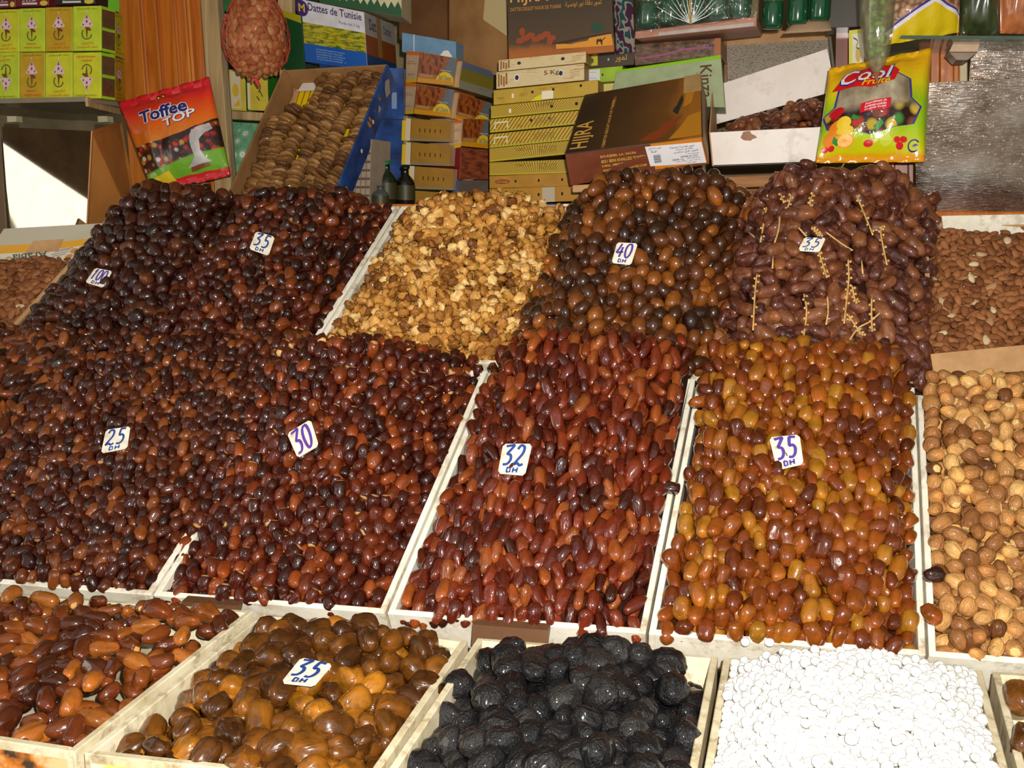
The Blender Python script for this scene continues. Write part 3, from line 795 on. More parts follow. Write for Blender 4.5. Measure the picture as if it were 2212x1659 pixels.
# --- red sweets bag pinned to the panelling
def bagmat(name, build, rough=.22, coat=.5):
    t = NT(name); t.setc(build(t)); f = t.noise(t.coord(), 60.0, 3.0, .6, .8); t.bump(f, .35, .004); return t.fin(rough, .5, 0, coat, .1)
def candies(t, uv, scale, cols_):
    n_ = t.n('ShaderNodeTexVoronoi'); t.l(t.mapping(uv, scale), n_.inputs['Vector']); n_.inputs['Scale'].default_value = 1.0
    hue = t.sep(n_.outputs['Color'])[0]
    c = t.ramp(hue, cols_, 'CONSTANT')
    return t.mix(t.ramp(n_.outputs['Distance'], [(.35, (0, 0, 0, 1)), (.62, (1, 1, 1, 1))]), c, S(40, 22, 20))
def toffee(t):
    uv = t.coord('UV'); x, y, _ = t.sep(uv)
    top_ = t.ramp(y, [(.0, S(206, 110, 20)), (.5, S(208, 116, 26)), (.62, S(220, 100, 26)), (.82, S(222, 52, 34)), (.9, S(206, 30, 44))])
    cd = candies(t, uv, (16, 19, 1), [(0, S(150, 30, 26)), (.3, S(206, 196, 190)), (.45, S(190, 40, 30)), (.65, S(186, 140, 50)), (.8, S(96, 30, 24))])
    low = t.mix(t.ramp(t.math('ADD', y, t.math('MULTIPLY', x, -.10)), [(.17, (1, 1, 1, 1)), (.19, (0, 0, 0, 1))]), cd, S(110, 166, 40))
    low = t.mix(t.math('LESS_THAN', y, .085), low, S(200, 34, 38))
    edge = t.math('ADD', y, t.math('MULTIPLY', t.math('POWER', t.math('SUBTRACT', x, .3), 2.0), -.25))
    return t.mix(t.math('GREATER_THAN', edge, .455), low, top_)
TOF = bagmat('red_sweets_film', toffee)
TB = Pillow(pt(331, 417, 2.28), pt(498, 379, 2.30), pt(451, 166, 2.34), pt(256, 221, 2.32), .042, 1, .07)
to = empty('sweets_bag', TB.p(.5, .5), 'red and orange bag of toffee sweets pinned to the pine panelling', 'sweets bag')
grid('bag_film', TB, 26, 30, TOF, to, thick=.6)
NAVY, WHT = ink(44, 40, 110, .3), ink(232, 230, 232, .3)
def tx2(o, S_, s, r, m1, m2, grow, **kw):
    u0, v0, u1, v1 = r
    if m2: lettering(o, S_, s, u0 - grow, v0 - grow, u1 + grow, v1 + grow * .8, m2, off=.0014, name='lettering_edge', **kw)
    lettering(o, S_, s, u0, v0, u1, v1, m1, off=.0026, **kw)
for mt, bo, of in ((WHT, .085, .0018), (NAVY, .03, .0030)):
    lettering(to, TB, 'Toffee', .22 - bo * .15, .665 - bo * .1, .76 + bo * .15, .80 + bo * .1, mt, off=of, bold=bo, dv=.012, name='lettering' if bo < .05 else 'lettering_edge')
for mt, bo, of in ((NAVY, .05, .0018), (WHT, .02, .0032)):
    lettering(to, TB, 'TOP', .47 - bo * .1, .565 - bo * .1, .83 + bo * .1, .645 + bo * .1, mt, off=of, dv=.05, bold=bo, name='lettering' if bo < .03 else 'lettering_edge')
decal(to, 'milk_splash', TB, [[(.70, .36), (.72, .44), (.80, .50), (.93, .53), (.95, .47), (.86, .44), (.80, .38), (.78, .28), (.80, .2), (.86, .165), (.56, .135), (.62, .17), (.70, .22)]], plain(176, 172, 172, .25, .5, .25, 40, .4), .0016, 3)
decal(to, 'toffee_print', TB, [[(.58, .1), (.82, .12), (.82, .155), (.6, .14)]], ink(120, 70, 40), .0022, 2)
decal(to, 'yellow_badge', TB, [[(.1, .05), (.34, .07), (.33, .16), (.09, .13)]], ink(212, 186, 30), .0018, 2)
for u in (.44, .5):
    m = MB(); p_ = TB.p(u, .92, .004); m.lathe(p_ - TB.n * .004, [(.006, 0), (.006, .002), (.004, .005), (0, .006)], 10, TB.n); m.build('brass_pin', plain(190, 140, 50, .25, metal=1.0), to, smooth=True)

# --- net of nuts hanging from the ceiling
nc = pt(553, 78, 2.36)
nb = empty('nut_net', nc, 'round red net of shelled almonds tied with a red knot, hanging beside the post', 'net bag')
prof = [(.000, -.098), (.030, -.094), (.055, -.082), (.074, -.058), (.0835, -.026), (.0835, .006), (.076, .038), (.062, .070), (.044, .100), (.026, .13), (.014, .17)]
nn = MB()
for i in range(20):
    a0 = 2 * pi * i / 20
    for sgn in (1, -1):
        nn.tube([nc + Vector((r * 1.015 * cos(a0 + sgn * .22 * j), r * 1.015 * sin(a0 + sgn * .22 * j), h)) for j, (r, h) in enumerate(prof)], .0007, 3)
nn.build('net', plain(190, 60, 50, .5), nb)
m = MB(); m.tube([nc + Vector((0, 0, .165)), nc + Vector((.0, .0, .6)), Vector((nc.x, nc.y, 2.81))], .0016, 5); m.build('hanging_cord', plain(190, 180, 160, .7), nb)
m = MB(); m.lathe(nc + Vector((-.02, 0, .085)), [(.034, -.005), (.040, 0), (.034, .005)], 16); m.build('rim_band', plain(206, 200, 190, .5), nb)
m = MB(); kn = nc + Vector((.006, -.02, -.097)); m.tube([kn, kn + Vector((.004, -.004, -.012)), kn + Vector((.014, -.006, -.03))], [.004, .006, .003], 6)
m.tube([kn, kn + Vector((-.008, -.004, -.02))], [.004, .002], 5); m.build('red_knot', plain(200, 50, 60, .5), nb)

# --- tilted carton with strings of dried figs
FA, FB, FC, FD = pt(508, 420, 2.20), pt(722, 432, 2.20), pt(838, 148, 2.44), pt(622, 160, 2.44)
FQ = Quad(FA, FB, FC, FD); FN = FQ.n
ft = empty('fig_carton', (FA + FB) / 2, 'tilted blue carton lined with yellow, holding strings of dried figs', 'carton')
def panel(nm, pts_, k, mat, parent, mi=None):
    a, b_, c, d = pts_; m = MB(); m.hexa([a, b_, c, d, a + k, b_ + k, c + k, d + k], mi=mi or (0,) * 6); return m.build(nm, mat, parent, bevel=.0006)
BLUE = NT('blue_carton'); BLUE.setc(BLUE.ramp(BLUE.noise(BLUE.coord(), 18.0, 4.0), [(.35, S(20, 44, 92)), (.6, S(34, 74, 140)), (.75, S(70, 110, 170))])); BLUE = BLUE.fin(.3, .5, 0, .3)
dz = FN * -.055
panel('base', [FA + dz, FB + dz, FC + dz, FD + dz], -FN * .004, TANCARD, ft)
U_ = (FB - FA).normalized(); V_ = (FD - FA).normalized()
panel('left_wall', [FA + dz, FD + dz, FD + FN * .02, FA + FN * .02], -U_ * .005, BROWNCARD, ft)
rw = panel('right_wall', [FB + dz, FC + dz, FC + FN * .014, FB + FN * .014], U_ * .005, BLUE, ft)
panel('back_wall', [FD + dz, FC + dz, FC + FN * .01, FD + FN * .01], V_ * .005, BROWNCARD, ft)
panel('front_wall', [FA + dz, FB + dz, FB - FN * .012, FA - FN * .012], -V_ * .005, TANCARD, ft)
RW = Quad(FB + dz + U_ * .0055, FC + dz + U_ * .0055, FC + FN * .014 + U_ * .0055, FB + FN * .014 + U_ * .0055)
holes(rw, RW, [(.12, .5), (.40, .5), (.62, .52)], .012, .09, ink(206, 200, 190)); decal(rw, 'torn_print', RW, [[(.84, .3), (.9, .2), (.95, .6), (.9, .8), (.86, .6)], [(.70, .4), (.75, .35), (.74, .6)]], ink(150, 140, 130))
t = NT('striped_yellow_liner'); x, y, _ = t.sep(t.coord('UV')); st_ = t.math('GREATER_THAN', t.math('FRACT', t.math('ADD', t.math('MULTIPLY', x, 17), t.math('MULTIPLY', y, 2))), .8)
t.setc(t.mix(st_, S(222, 196, 20), S(170, 90, 20))); LINER = t.fin(.4)
LQ = Quad(FA + dz, FB + dz, FC + dz, FD + dz)
decal(ft, 'yellow_liner', LQ, [rect(.05, .3, .8, .97)], LINER, .003); decal(ft, 'torn_lid', LQ, [[(.08, .93), (.3, .93), (.32, 1), (.1, 1)], [(.55, .94), (.72, .95), (.68, 1), (.5, 1)]], ink(214, 206, 200), .02)
# carton behind the figs and its neighbours
o, q, s_ = carton('dates_carton', 'white green and blue dates carton standing above the figs', [(659, 133, 2.60), (794, 152, 2.60), (786, 26, 2.60), (648, -2, 2.60)], .20, plain(206, 204, 210, .45), plain(150, 146, 140, .5), group='date cartons on the back shelf')
t = NT('palm_print'); uv = t.coord('UV'); f = t.noise(t.mapping(uv, (7, 22, 1), rot=(0, 0, .3)), 1.0, 3.0, .6, .6)
t.setc(t.ramp(f, [(.36, S(40, 96, 30)), (.48, S(150, 140, 24)), (.58, S(196, 176, 30)), (.7, S(90, 120, 24))])); PALM = t.fin(.4)
decal(o, 'palm_print', q, [rect(0, .3, 1, .64)], PALM); decal(o, 'blue_band', q, [rect(0, 0, 1, .3)], ink(24, 84, 168))
decal(o, 'oval_emblem', q, [disc(.02, .86, .1, .13, 20)], ink(60, 30, 110)); lettering(o, q, 'M', -.03, .8, .07, .93, ink(206, 180, 60), off=.0016)
lettering(o, q, 'Dattes de Tunisie', .12, .84, .96, .97, ink(52, 36, 96)); lettering(o, q, 'Poids net 5 kg', .6, .70, .92, .77, ink(130, 110, 150))
for i in range(5): lettering(o, q, ['CONDITIONNEMENT ET EXPORT', 'DATTES NATURELLES', 'CONSERVER AU FRAIS', 'PRODUIT DE TUNISIE', 'CATEGORIE 1'][i], .2, .22 - i * .04, .66 - .04 * (i % 2), .24 - i * .04, ink(150, 170, 196))
decal(o, 'orange_band', s_, [rect(0, .28, 1, .62)], ink(130, 66, 24)); decal(o, 'blue_band', s_, [rect(0, 0, 1, .28)], ink(34, 62, 104)); decal(o, 'brown_tape', s_, [rect(.38, .3, .52, 1)], ink(136, 104, 60), .0012)
lettering(o, s_, 'Datt', .14, .72, .36, .92, ink(60, 54, 90)); lettering(o, s_, 'Dattes', .6, .74, .86, .9, ink(90, 84, 84))
o, q, s_ = carton('palm_print_carton', 'cream carton with green palm print on top of the dates carton', [(690, 5, 2.62), (868, 36, 2.66), (866, -80, 2.66), (690, -80, 2.62)], .12, plain(196, 186, 150, .5))
decal(o, 'palm_print', q, [[(0, .0), (1, .0)] + [(1 - i / 24, .1 + (.16 if i % 2 else .03) + .02 * sin(i)) for i in range(25)]], ink(30, 80, 44))
o, q, s_ = carton('blue_carton', 'pile of dark blue date cartons between the figs and the labelled date cartons', [(690, 438, 2.62), (872, 436, 2.66), (872, 148, 2.66), (690, 136, 2.62)], .16, BLUE, BLUE)
for v in (.33, .62): decal(o, 'joint', q, [rect(0, v - .004, 1, v + .004)], ink(10, 20, 44))
decal(o, 'white_flash', q, [rect(.86, .7, .92, .82)], ink(120, 140, 176))
o, q, s_ = carton('wire_crate', 'pale woven crate side behind the blue fig carton', [(742, 446, 2.36), (797, 446, 2.36), (802, 300, 2.36), (748, 300, 2.36)], .12, plain(150, 136, 120, .6), cat='crate')
for i in range(8): decal(o, 'slat', q, [rect(0, i / 8 + .02, 1, i / 8 + .055)], ink(96, 74, 60))
for i in range(5): decal(o, 'slat', q, [rect(i / 5 + .04, 0, i / 5 + .07, 1)], ink(110, 90, 74), .0012)

# big plain cardboard boxes and pale blue carton above
o, q, s_ = carton('cardboard_box', 'large plain brown cardboard box high above the labelled date cartons', [(962, 126, 2.80), (1098, 172, 2.74), (1098, -90, 2.74), (968, -90, 2.80)], .2, BROWNCARD, cat='box')
decal(o, 'pale_flap', q, [[(.62, .46), (1, .36), (1, 1), (.7, 1)]], ink(186, 166, 120), .006)
o, q, s_ = carton('cardboard_box', 'dark brown cardboard box beside the large plain one', [(862, 84, 2.78), (966, 128, 2.78), (966, -90, 2.78), (862, -90, 2.78)], .18, DARKCARD, cat='box')
decal(o, 'grey_panel', q, [[(0, .3), (.12, .3), (.12, .98), (0, .98)]], ink(110, 90, 70))
o, q, s_ = carton('pale_blue_carton', 'pale blue carton with a white curl, under the dark cardboard box', [(868, 112, 2.72), (985, 134, 2.72), (985, 90, 2.72), (868, 70, 2.72)], .14, plain(104, 142, 172, .5))
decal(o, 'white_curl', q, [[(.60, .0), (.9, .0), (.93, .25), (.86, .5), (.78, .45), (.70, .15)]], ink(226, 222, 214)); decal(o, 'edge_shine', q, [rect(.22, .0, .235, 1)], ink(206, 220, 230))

# labelled date cartons with a picture of dates, and the plainer ones under them
t = NT('dates_photo_print'); uv = t.coord('UV'); x, y, _ = t.sep(uv)
f = t.noise(t.mapping(uv, (9, 3.2, 1)), 1.0, 3.0, .55, .5)
c = t.ramp(f, [(.34, S(70, 34, 18)), (.46, S(128, 56, 22)), (.56, S(150, 84, 30)), (.68, S(110, 60, 26))])
c = t.mix(t.ramp(t.math('SUBTRACT', x, t.math('MULTIPLY', y, .25)), [(.5, (0, 0, 0, 1)), (.62, (1, 1, 1, 1))]), c, S(92, 98, 104))
c = t.mix(t.ramp(y, [(.30, (1, 1, 1, 1)), (.34, (0, 0, 0, 1))]), c, S(150, 98, 44)); c = t.mix(t.ramp(y, [(.16, (1, 1, 1, 1)), (.2, (0, 0, 0, 1))]), c, S(196, 134, 20))
t.setc(c); DPH = t.fin(.3, .5, 0, .4)
PINKS = plain(196, 166, 132, .5); YEL = ink(214, 178, 24)
def photo_carton(lab, cor, strip_side=True):
    o, q, s_ = carton('photo_carton', lab, cor, .17, DPH, PINKS, group='date cartons on the back shelf')
    decal(o, 'yellow_arc', q, [[(.52 + .46 * (1 - cos(a)) / 2, .16 + .3 * sin(a)) for a in np.linspace(0, pi, 12)]], YEL)
    lettering(o, q, 'Safi Dates', .58, .17, .93, .34, ink(84, 100, 110), off=.0015); lettering(o, q, 'Deglet Nour', .62, .47, .9, .53, ink(186, 190, 196))
    for v in (.27, .22): decal(o, 'fine_print', q, [rect(.06, v, .42, v + .02)], ink(176, 150, 110))
    decal(o, 'orange_edge', s_, [rect(0, .88, 1, 1)], ink(206, 110, 50)); decal(o, 'yellow_edge', s_, [rect(0, 0, 1, .12)], YEL)
    return o, q, s_
def side_strip(o, cor, name='side_label'):
    """pale end panel seen on the other end of the carton"""
    a, b_, c, d = [V3(x) for x in cor]; q = Quad(a, b_, c, d)
    decal(o, name, q, [rect(0, .12, 1, .88)], PINKS, 0); decal(o, name, q, [rect(0, .88, 1, 1)], ink(206, 110, 50), 0); decal(o, name, q, [rect(0, 0, 1, .12)], YEL, 0)
    decal(o, 'fine_print', q, [rect(.15, .6, .8, .62), rect(.15, .66, .7, .68), rect(.15, .25, .8, .27)], ink(150, 120, 96), .0008)
for i, (yt, yb) in enumerate(((112, 178), (180, 246))):
    dx = -7 * i
    o, q, s_ = photo_carton(['date carton with blue lettering, upper one of the pair under the pale blue carton', 'date carton with blue lettering, lower one of the pair under the pale blue carton'][i],
                            [(900 + dx, yb, 2.66), (979 + dx, yb + 8, 2.66), (988 + dx, yt + 14, 2.66), (908 + dx, yt, 2.66)])
    side_strip(o, [(876 + dx, yb + 1, 2.69), (899.5 + dx, yb, 2.661), (907.5 + dx, yt, 2.661), (878 + dx, yt - 2, 2.69)])
    o2, q2, s2 = photo_carton(['date carton turned away at the end of the row, upper', 'date carton turned away at the end of the row, lower'][i] if i else 'date carton with olive print at the end of the row, upper',
                              [(990 + dx, yb + 12, 2.66), (1064 + dx * .3, yb + 34, 2.76), (1066 + dx * .3, yt + 44, 2.76), (999 + dx, yt + 20, 2.66)])
    if i == 0: decal(o2, 'olive_print', q2, [rect(0, .3, 1, .75)], ink(110, 100, 30), .0018); decal(o2, 'grey_print', q2, [rect(0, 0, 1, .3)], ink(120, 116, 96), .0018); decal(o2, 'blue_print', q2, [rect(0, .75, 1, 1)], ink(84, 92, 110), .0018)
o, q, s_ = photo_carton('date carton turned away at the end of the row, third down', [(996, 316, 2.66), (1060, 322, 2.74), (1060, 258, 2.74), (1000, 256, 2.66)])
side_strip(o, [(970, 322, 2.68), (995.5, 318, 2.662), (999, 258, 2.662), (972, 262, 2.68)])
t = NT('red_date_print'); t.setc(t.ramp(t.noise(t.mapping(t.coord('UV'), (3, 6, 1)), 1.2, 3.0), [(.35, S(84, 36, 20)), (.6, S(136, 70, 38))])); RDP = t.fin(.4)
o, q, s_ = carton('red_brown_carton', 'red brown carton below the date cartons at the end of the row', [(992, 388, 2.66), (1058, 388, 2.74), (1058, 324, 2.74), (996, 318, 2.66)], .17, RDP, plain(126, 30, 34, .4))
o, q, s_ = carton('dark_red_carton', 'dark red carton between the yellow and red brown cartons', [(962, 380, 2.70), (991, 388, 2.662), (995, 319, 2.662), (968, 322, 2.70)], .05, plain(120, 24, 30, .4), plain(200, 190, 170))
o, q, s_ = carton('dark_carton', 'dark blue and brown carton at the bottom of the row behind the walnuts', [(975, 444, 2.66), (1060, 444, 2.72), (1058, 389, 2.72), (980, 389, 2.66)], .17, plain(70, 56, 46, .5), plain(40, 60, 96, .4))
decal(o, 'blue_edge', q, [rect(0, 0, .14, 1)], ink(40, 62, 110))
OCH = plain(150, 108, 28, .5); SLOT = ink(60, 36, 12, .8)
for i, (yt, yb) in enumerate(((256, 304), (308, 356), (359, 408), (411, 446))):
    o, q, s_ = carton('ochre_carton', 'ochre yellow carton with five small slots, %s of the pile behind the walnuts' % ('topmost', 'second', 'third', 'lowest')[i],
                      [(886 + (8 if i == 2 else 0), yb, 2.64), (972 + (6 if i == 2 else 0), yb + 3, 2.64), (974 + (6 if i == 2 else 0), yt + 6, 2.64), (888 + (8 if i == 2 else 0), yt, 2.64)], .17, OCH, PINKS, group='ochre cartons')
    if i < 3:
        for k in range(5): decal(o, 'slot', q, [rect(.22 + .13 * k, .40, .245 + .13 * k, .58)], SLOT)
    decal(o, 'grey_edge', q, [rect(0, 0, 1, .12)], ink(130, 116, 90)); decal(o, 'white_corner', q, [rect(-.13, .0, .0, 1)], ink(206, 190, 160)); decal(o, 'yellow_corner', q, [rect(-.22, .0, -.13, .9)], YEL)
for i, (yt, yb) in enumerate(((248, 280), (282, 318), (320, 356), (358, 392))):
    o, q, s_ = carton('olive_carton', 'olive beige carton with red lettering, %s of its pile beside the blue fig carton' % ('topmost', 'second', 'third', 'lowest')[i],
                      [(798, yb - 2, 2.66), (880, yb, 2.66), (881, yt + 2, 2.66), (800, yt, 2.66)], .16, plain(146, 128, 70, .5), group='olive cartons')
    lettering(o, q, 'Food of food', .12, .46, .84, .74, ink(110, 40, 24)); decal(o, 'print_line', q, [rect(.05, .2, .95, .24), rect(.05, .86, .95, .88)], ink(104, 92, 50))
# dark bottles and jars in the shade under those cartons
GLASSG = plain(10, 34, 16, .12, .6, .1, 20, .5); GLASSB = plain(14, 16, 12, .15, .6, .1, 20, .5)
def bottle(lab, px, pb, Y, r, h, mt, cap=None, nm='glass_bottle', lying=False):
    p = pt(px, pb, Y); o = empty(nm, p, lab, 'bottle', 'dark bottles on the ledge'); m = MB()
    if lying: ax = Vector((1, .15, .0)); p = p - ax * h * .5 + Vector((0, 0, r))
    else: ax = Vector((0, 0, 1))
    m.lathe(p, [(0, 0), (r * .9, 0), (r, h * .05), (r, h * .55), (r * .8, h * .66), (r * .36, h * .78), (r * .34, h * .96), (r * .42, h * .965), (r * .42, h), (0, h)], 18, ax); m.build('glass', mt, o, smooth=True)
    m = MB(); m.lathe(p, [(r * 1.01, h * .12), (r * 1.01, h * .5)], 18, ax); m.build('label', plain(56, 52, 26, .5), o, smooth=True)
    if cap: m = MB(); m.lathe(p, [(r * .46, h * .93), (r * .46, h * 1.01), (0, h * 1.01)], 14, ax); m.build('cap', cap, o, smooth=True)
bottle('dark green glass bottle lying on the ledge behind the dark red dates', 836, 441, 2.46, .026, .11, GLASSG, plain(30, 100, 50, .3))
bottle('squat black bottle on the ledge next to the ochre cartons', 876, 442, 2.50, .026, .10, GLASSB, plain(20, 20, 18, .4))
bottle('low grey jar on the ledge before the green bottle', 822, 444, 2.38, .022, .05, plain(70, 76, 76, .3), None, 'grey_jar')

# --- tall pile of flat yellow cartons
t = NT('striped_yellow_print'); uv = t.coord('UV'); x, y, _ = t.sep(uv)
xa = t.math('SUBTRACT', x, .55)
st_ = t.math('FRACT', t.math('MULTIPLY', t.math('DIVIDE', xa, t.math('ADD', t.math('MULTIPLY', y, .55), .7)), 40.0))
c = t.mix(t.math('GREATER_THAN', st_, .62), S(186, 158, 26), S(116, 74, 14))
c = t.mix(t.math('LESS_THAN', y, .12), c, S(172, 160, 34)); t.setc(c); STRIPE = t.fin(.4)
t = NT('striped_yellow_print_wide'); uv = t.coord('UV'); x, y, _ = t.sep(uv)
st_ = t.math('FRACT', t.math('ADD', t.math('MULTIPLY', x, 24.0), t.math('MULTIPLY', y, -2.6)))
c = t.mix(t.math('GREATER_THAN', st_, .66), S(188, 156, 24), S(114, 70, 14)); t.setc(t.mix(t.math('LESS_THAN', y, .12), c, S(168, 160, 34))); STRIPE2 = t.fin(.4)
t = NT('cream_feather_print'); uv = t.coord('UV'); f = t.noise(t.mapping(uv, (3.0, 7, 1), rot=(0, 0, .6)), 1.2, 4.0, .6)
t.setc(t.ramp(f, [(.4, S(196, 176, 130)), (.56, S(204, 184, 140)), (.63, S(166, 116, 50)), (.7, S(200, 176, 128))])); CREAM = t.fin(.45)
YPL = plain(176, 144, 40, .45); OPL = plain(166, 118, 26, .45)
sp = [(130, 154, 1077, 1266, CREAM, 'cream carton with brown feather print, topmost of the yellow pile'), (156, 192, 1072, 1262, CREAM, 'cream carton marked 5 Kg in the yellow pile'),
      (195, 227, 1066, 1292, YPL, 'plain yellow carton with a white patch in the yellow pile'), (229, 256, 1060, 1262, STRIPE, 'striped yellow carton right under the plain one'),
      (258, 287, 1058, 1256, STRIPE2, 'striped yellow carton with a white bracket mark, upper one'), (290, 320, 1057, 1254, STRIPE2, 'striped yellow carton with a white bracket mark, lower one'),
      (321, 350, 1057, 1250, STRIPE, 'striped yellow carton with no marks, upper one'), (351, 379, 1057, 1250, STRIPE, 'striped yellow carton with no marks, lower one'),
      (380, 407, 1057, 1250, OPL, 'orange yellow carton with a red oval mark in the yellow pile'), (408, 440, 1057, 1250, OPL, 'lowest orange yellow carton with a grey tape square')]
for i, (yt, yb, x0, x1, mt, lab) in enumerate(sp):
    Y0 = 2.52 + .006 * (i % 3)
    sl = -.10
    o, q, s_ = carton('yellow_carton', lab, [(x0, yb, Y0), (x1, yb + sl * (x1 - x0) * (1 if i < 7 else .3), Y0), (x1, yt + sl * (x1 - x0) * (1 if i < 7 else .4), Y0), (x0, yt, Y0)], .20, mt, plain(150, 110, 40, .5), group='flat cartons of the yellow pile')
    if i in (0, 1):
        holes(o, q, [(.24, .55), (.74, .55)], .022, .15, ink(30, 20, 24), ink(206, 206, 206) if i else None)
        decal(o, 'ornament', q, [rect(.02 + .03 * k, .1 + .1 * (k % 2), .04 + .03 * k, .9 - .1 * (k % 3)) for k in range(4)], ink(140, 94, 44))
        if i: lettering(o, q, '5 Kg', .55, .45, .72, .8, ink(90, 56, 40))
        decal(o, 'fine_print', q, [rect(.84, .3 + .12 * k, .95, .33 + .12 * k) for k in range(4)], ink(160, 120, 80))
    elif i == 2:
        holes(o, q, [(.38, .62), (.58, .66), (.84, .72)], .012, .1); decal(o, 'white_patch', q, [rect(.47, .05, .58, .6)], ink(220, 210, 186)); decal(o, 'sun_print', q, [[(.36, 0), (.47, 0), (.47, .4), (.42, .3)]], ink(206, 190, 20))
        lettering(o, q, 'CAT 1', .26, .4, .33, .6, ink(120, 90, 40)); lettering(o, q, 'Deglet Nour', .44, .7, .62, .86, ink(150, 110, 40), off=.0014); lettering(o, q, 'Dattes', .04, .35, .1, .5, ink(130, 90, 50)); decal(o, 'white_slot', q, [rect(.18, .35, .2, .65)], ink(220, 214, 200))
    elif i == 3:
        holes(o, q, [(.66, .5), (.92, .5)], .016, .14); decal(o, 'white_slot', q, [rect(.2, .3, .225, .62)], ink(220, 214, 200)); lettering(o, q, 'DATTES', .5, .55, .68, .85, ink(120, 100, 20))
    elif i in (4, 5):
        strokes(o, 'white_bracket', q, [[(.06, .25), (.06, .7), (.2, .7), (.2, .25)]], .06, ink(206, 200, 176), asp=7, smooth=False)
        lettering(o, q, 'DATTES DE TUNISIE', .5, .3, .72, .75, ink(130, 110, 24)); lettering(o, q, 'CAT 1', .3, .2, .4, .42, ink(150, 110, 24))
        if i == 4: holes(o, q, [(.46, .62), (.66, .66)], .013, .12)
    elif i in (6, 7): lettering(o, q, 'DEGLET NOUR', .56, .3, .76, .8, ink(130, 108, 20)); lettering(o, q, 'PREMIER CHOIX', .3, .6, .5, .82, ink(140, 112, 20))
    else:
        holes(o, q, [(.3, .5), (.56, .5), (.82, .5)], .012, .12); decal(o, 'print_line', q, [rect(.34, .3 + .15 * k, .52, .33 + .15 * k) for k in range(3)] + [rect(.6, .3 + .15 * k, .76, .33 + .15 * k) for k in range(3)], ink(150, 106, 26))
        if i == 8: decal(o, 'red_oval', q, [disc(.15, .5, .085, .18, 18)], ink(130, 50, 24)); lettering(o, q, 'C.D Tunisie', .09, .42, .21, .58, ink(206, 150, 70), off=.0014)
        else: decal(o, 'grey_tape', q, [rect(.6, .0, .74, .95)], ink(176, 164, 140), .0016)
o, q, s_ = carton('torn_carton_edge', 'torn white carton corner sticking up at the end of the walnuts', [(1160, 478, 2.28), (1232, 484, 2.28), (1246, 440, 2.28), (1150, 441, 2.28)], .05, WHITECARD, TANCARD, cat='carton piece')
decal(o, 'torn_patch', q, [[(.56, .2), (.85, .1), (.9, .75), (.55, .7)]], ink(120, 80, 50)); decal(o, 'blue_edge', q, [rect(0, .92, .7, 1)], ink(70, 80, 130))

# --- upright dark box, with name, dune and camel
t = NT('dark_olive_print'); uv = t.coord('UV'); x, y, _ = t.sep(uv); f = t.noise(t.mapping(uv, (3, 3, 1)), 1.0, 3.0)
t.setc(t.ramp(t.math('ADD', y, t.math('MULTIPLY', f, .2)), [(.10, S(170, 92, 16)), (.17, S(150, 84, 18)), (.23, S(74, 52, 24)), (.7, S(48, 38, 20))])); DOL = t.fin(.3, .5, 0, .3)
GOLD = ink(196, 150, 70, .4)
def dune(o, q, sx=1.0):
    decal(o, 'dune_print', q, [[(.46, .2), (.6, .17), (.68, .19), (.76, .2), (.78, .26), (.98, .27), (.99, .1), (.46, .12)]], ink(206, 136, 30)); decal(o, 'dune_shadow', q, [[(.4, .2), (.5, .185), (.62, .2), (.7, .225), (.98, .275), (.98, .3), (.7, .255), (.55, .225)]], ink(48, 26, 12), .0009)
    decal(o, 'dates_print', q, [disc(.14, .40, .03, .06, 10, .3)] + [disc(.12 + .05 * k, .28 + .03 * (k % 3), .045, .045, 10) for k in range(7)] + [disc(.4, .22, .03, .05, 8)], ink(140, 60, 24), .0011)
    decal(o, 'camel_print', q, [[(.84, .13), (.85, .13), (.855, .17), (.875, .17), (.885, .12), (.895, .12), (.895, .18), (.915, .225), (.925, .23), (.925, .22), (.9, .19), (.885, .2), (.875, .225), (.865, .2), (.85, .22), (.84, .19)]], ink(40, 24, 16), .0013)
    decal(o, 'palm_print', q, [disc(.85, .4, .05, .07, 10), disc(.83, .36, .04, .05, 8), disc(.89, .36, .03, .04, 8), rect(.852, .26, .862, .36)], ink(24, 62, 44), .0011)
o, q, s_ = carton('dark_dates_box', 'dark brown dates box with gold lettering standing upright on the yellow pile', [(1099, 134, 2.54), (1327, 112, 2.54), (1317, -150, 2.54), (1092, -150, 2.54)], .12, DOL, plain(40, 26, 16, .4), cat='box')
UQ = Quad(q.base(0, 0), q.base(1, 0), q.base(1, .56), q.base(0, .56)); dune(o, UQ)
lettering(o, UQ, 'HIJRA', .03, .76, .4, .97, GOLD); lettering(o, UQ, 'DATTES DEGLET NOUR DE TUNISIE', .03, .69, .52, .74, ink(176, 124, 40), dv=.01); lettering(o, UQ, arabic('\u062a\u0645\u0648\u0631 \u062f\u0642\u0644\u0629 \u0646\u0648\u0631 \u062a\u0648\u0646\u0633\u064a\u0629'), .56, .69, .9, .78, ink(186, 130, 44), dv=.01)
t = NT('knitted_band'); n_ = t.noise(t.mapping(t.coord('UV'), (3, 7, 1)), 1.0, 1.0); k_ = t.n('ShaderNodeTexWave', i_Scale=9.0); t.l(t.mapping(t.coord('UV'), (1, 6, 1)), k_.inputs['Vector'])
t.setc(t.mix(t.math('MULTIPLY', k_.outputs['Fac'], .5), t.ramp(n_, [(0, S(84, 28, 74)), (.44, S(84, 28, 74)), (.45, S(196, 186, 170)), (.54, S(196, 186, 170)), (.55, S(24, 96, 96)), (1, S(24, 96, 96))], 'CONSTANT'), S(40, 30, 40))); t.bump(k_.outputs['Fac'], .8, .003); KNIT = t.fin(.8)
bg = Pillow(pt(1329, 118, 2.57), pt(1372, 112, 2.57), pt(1364, -60, 2.57), pt(1321, -60, 2.57), .012, 2)
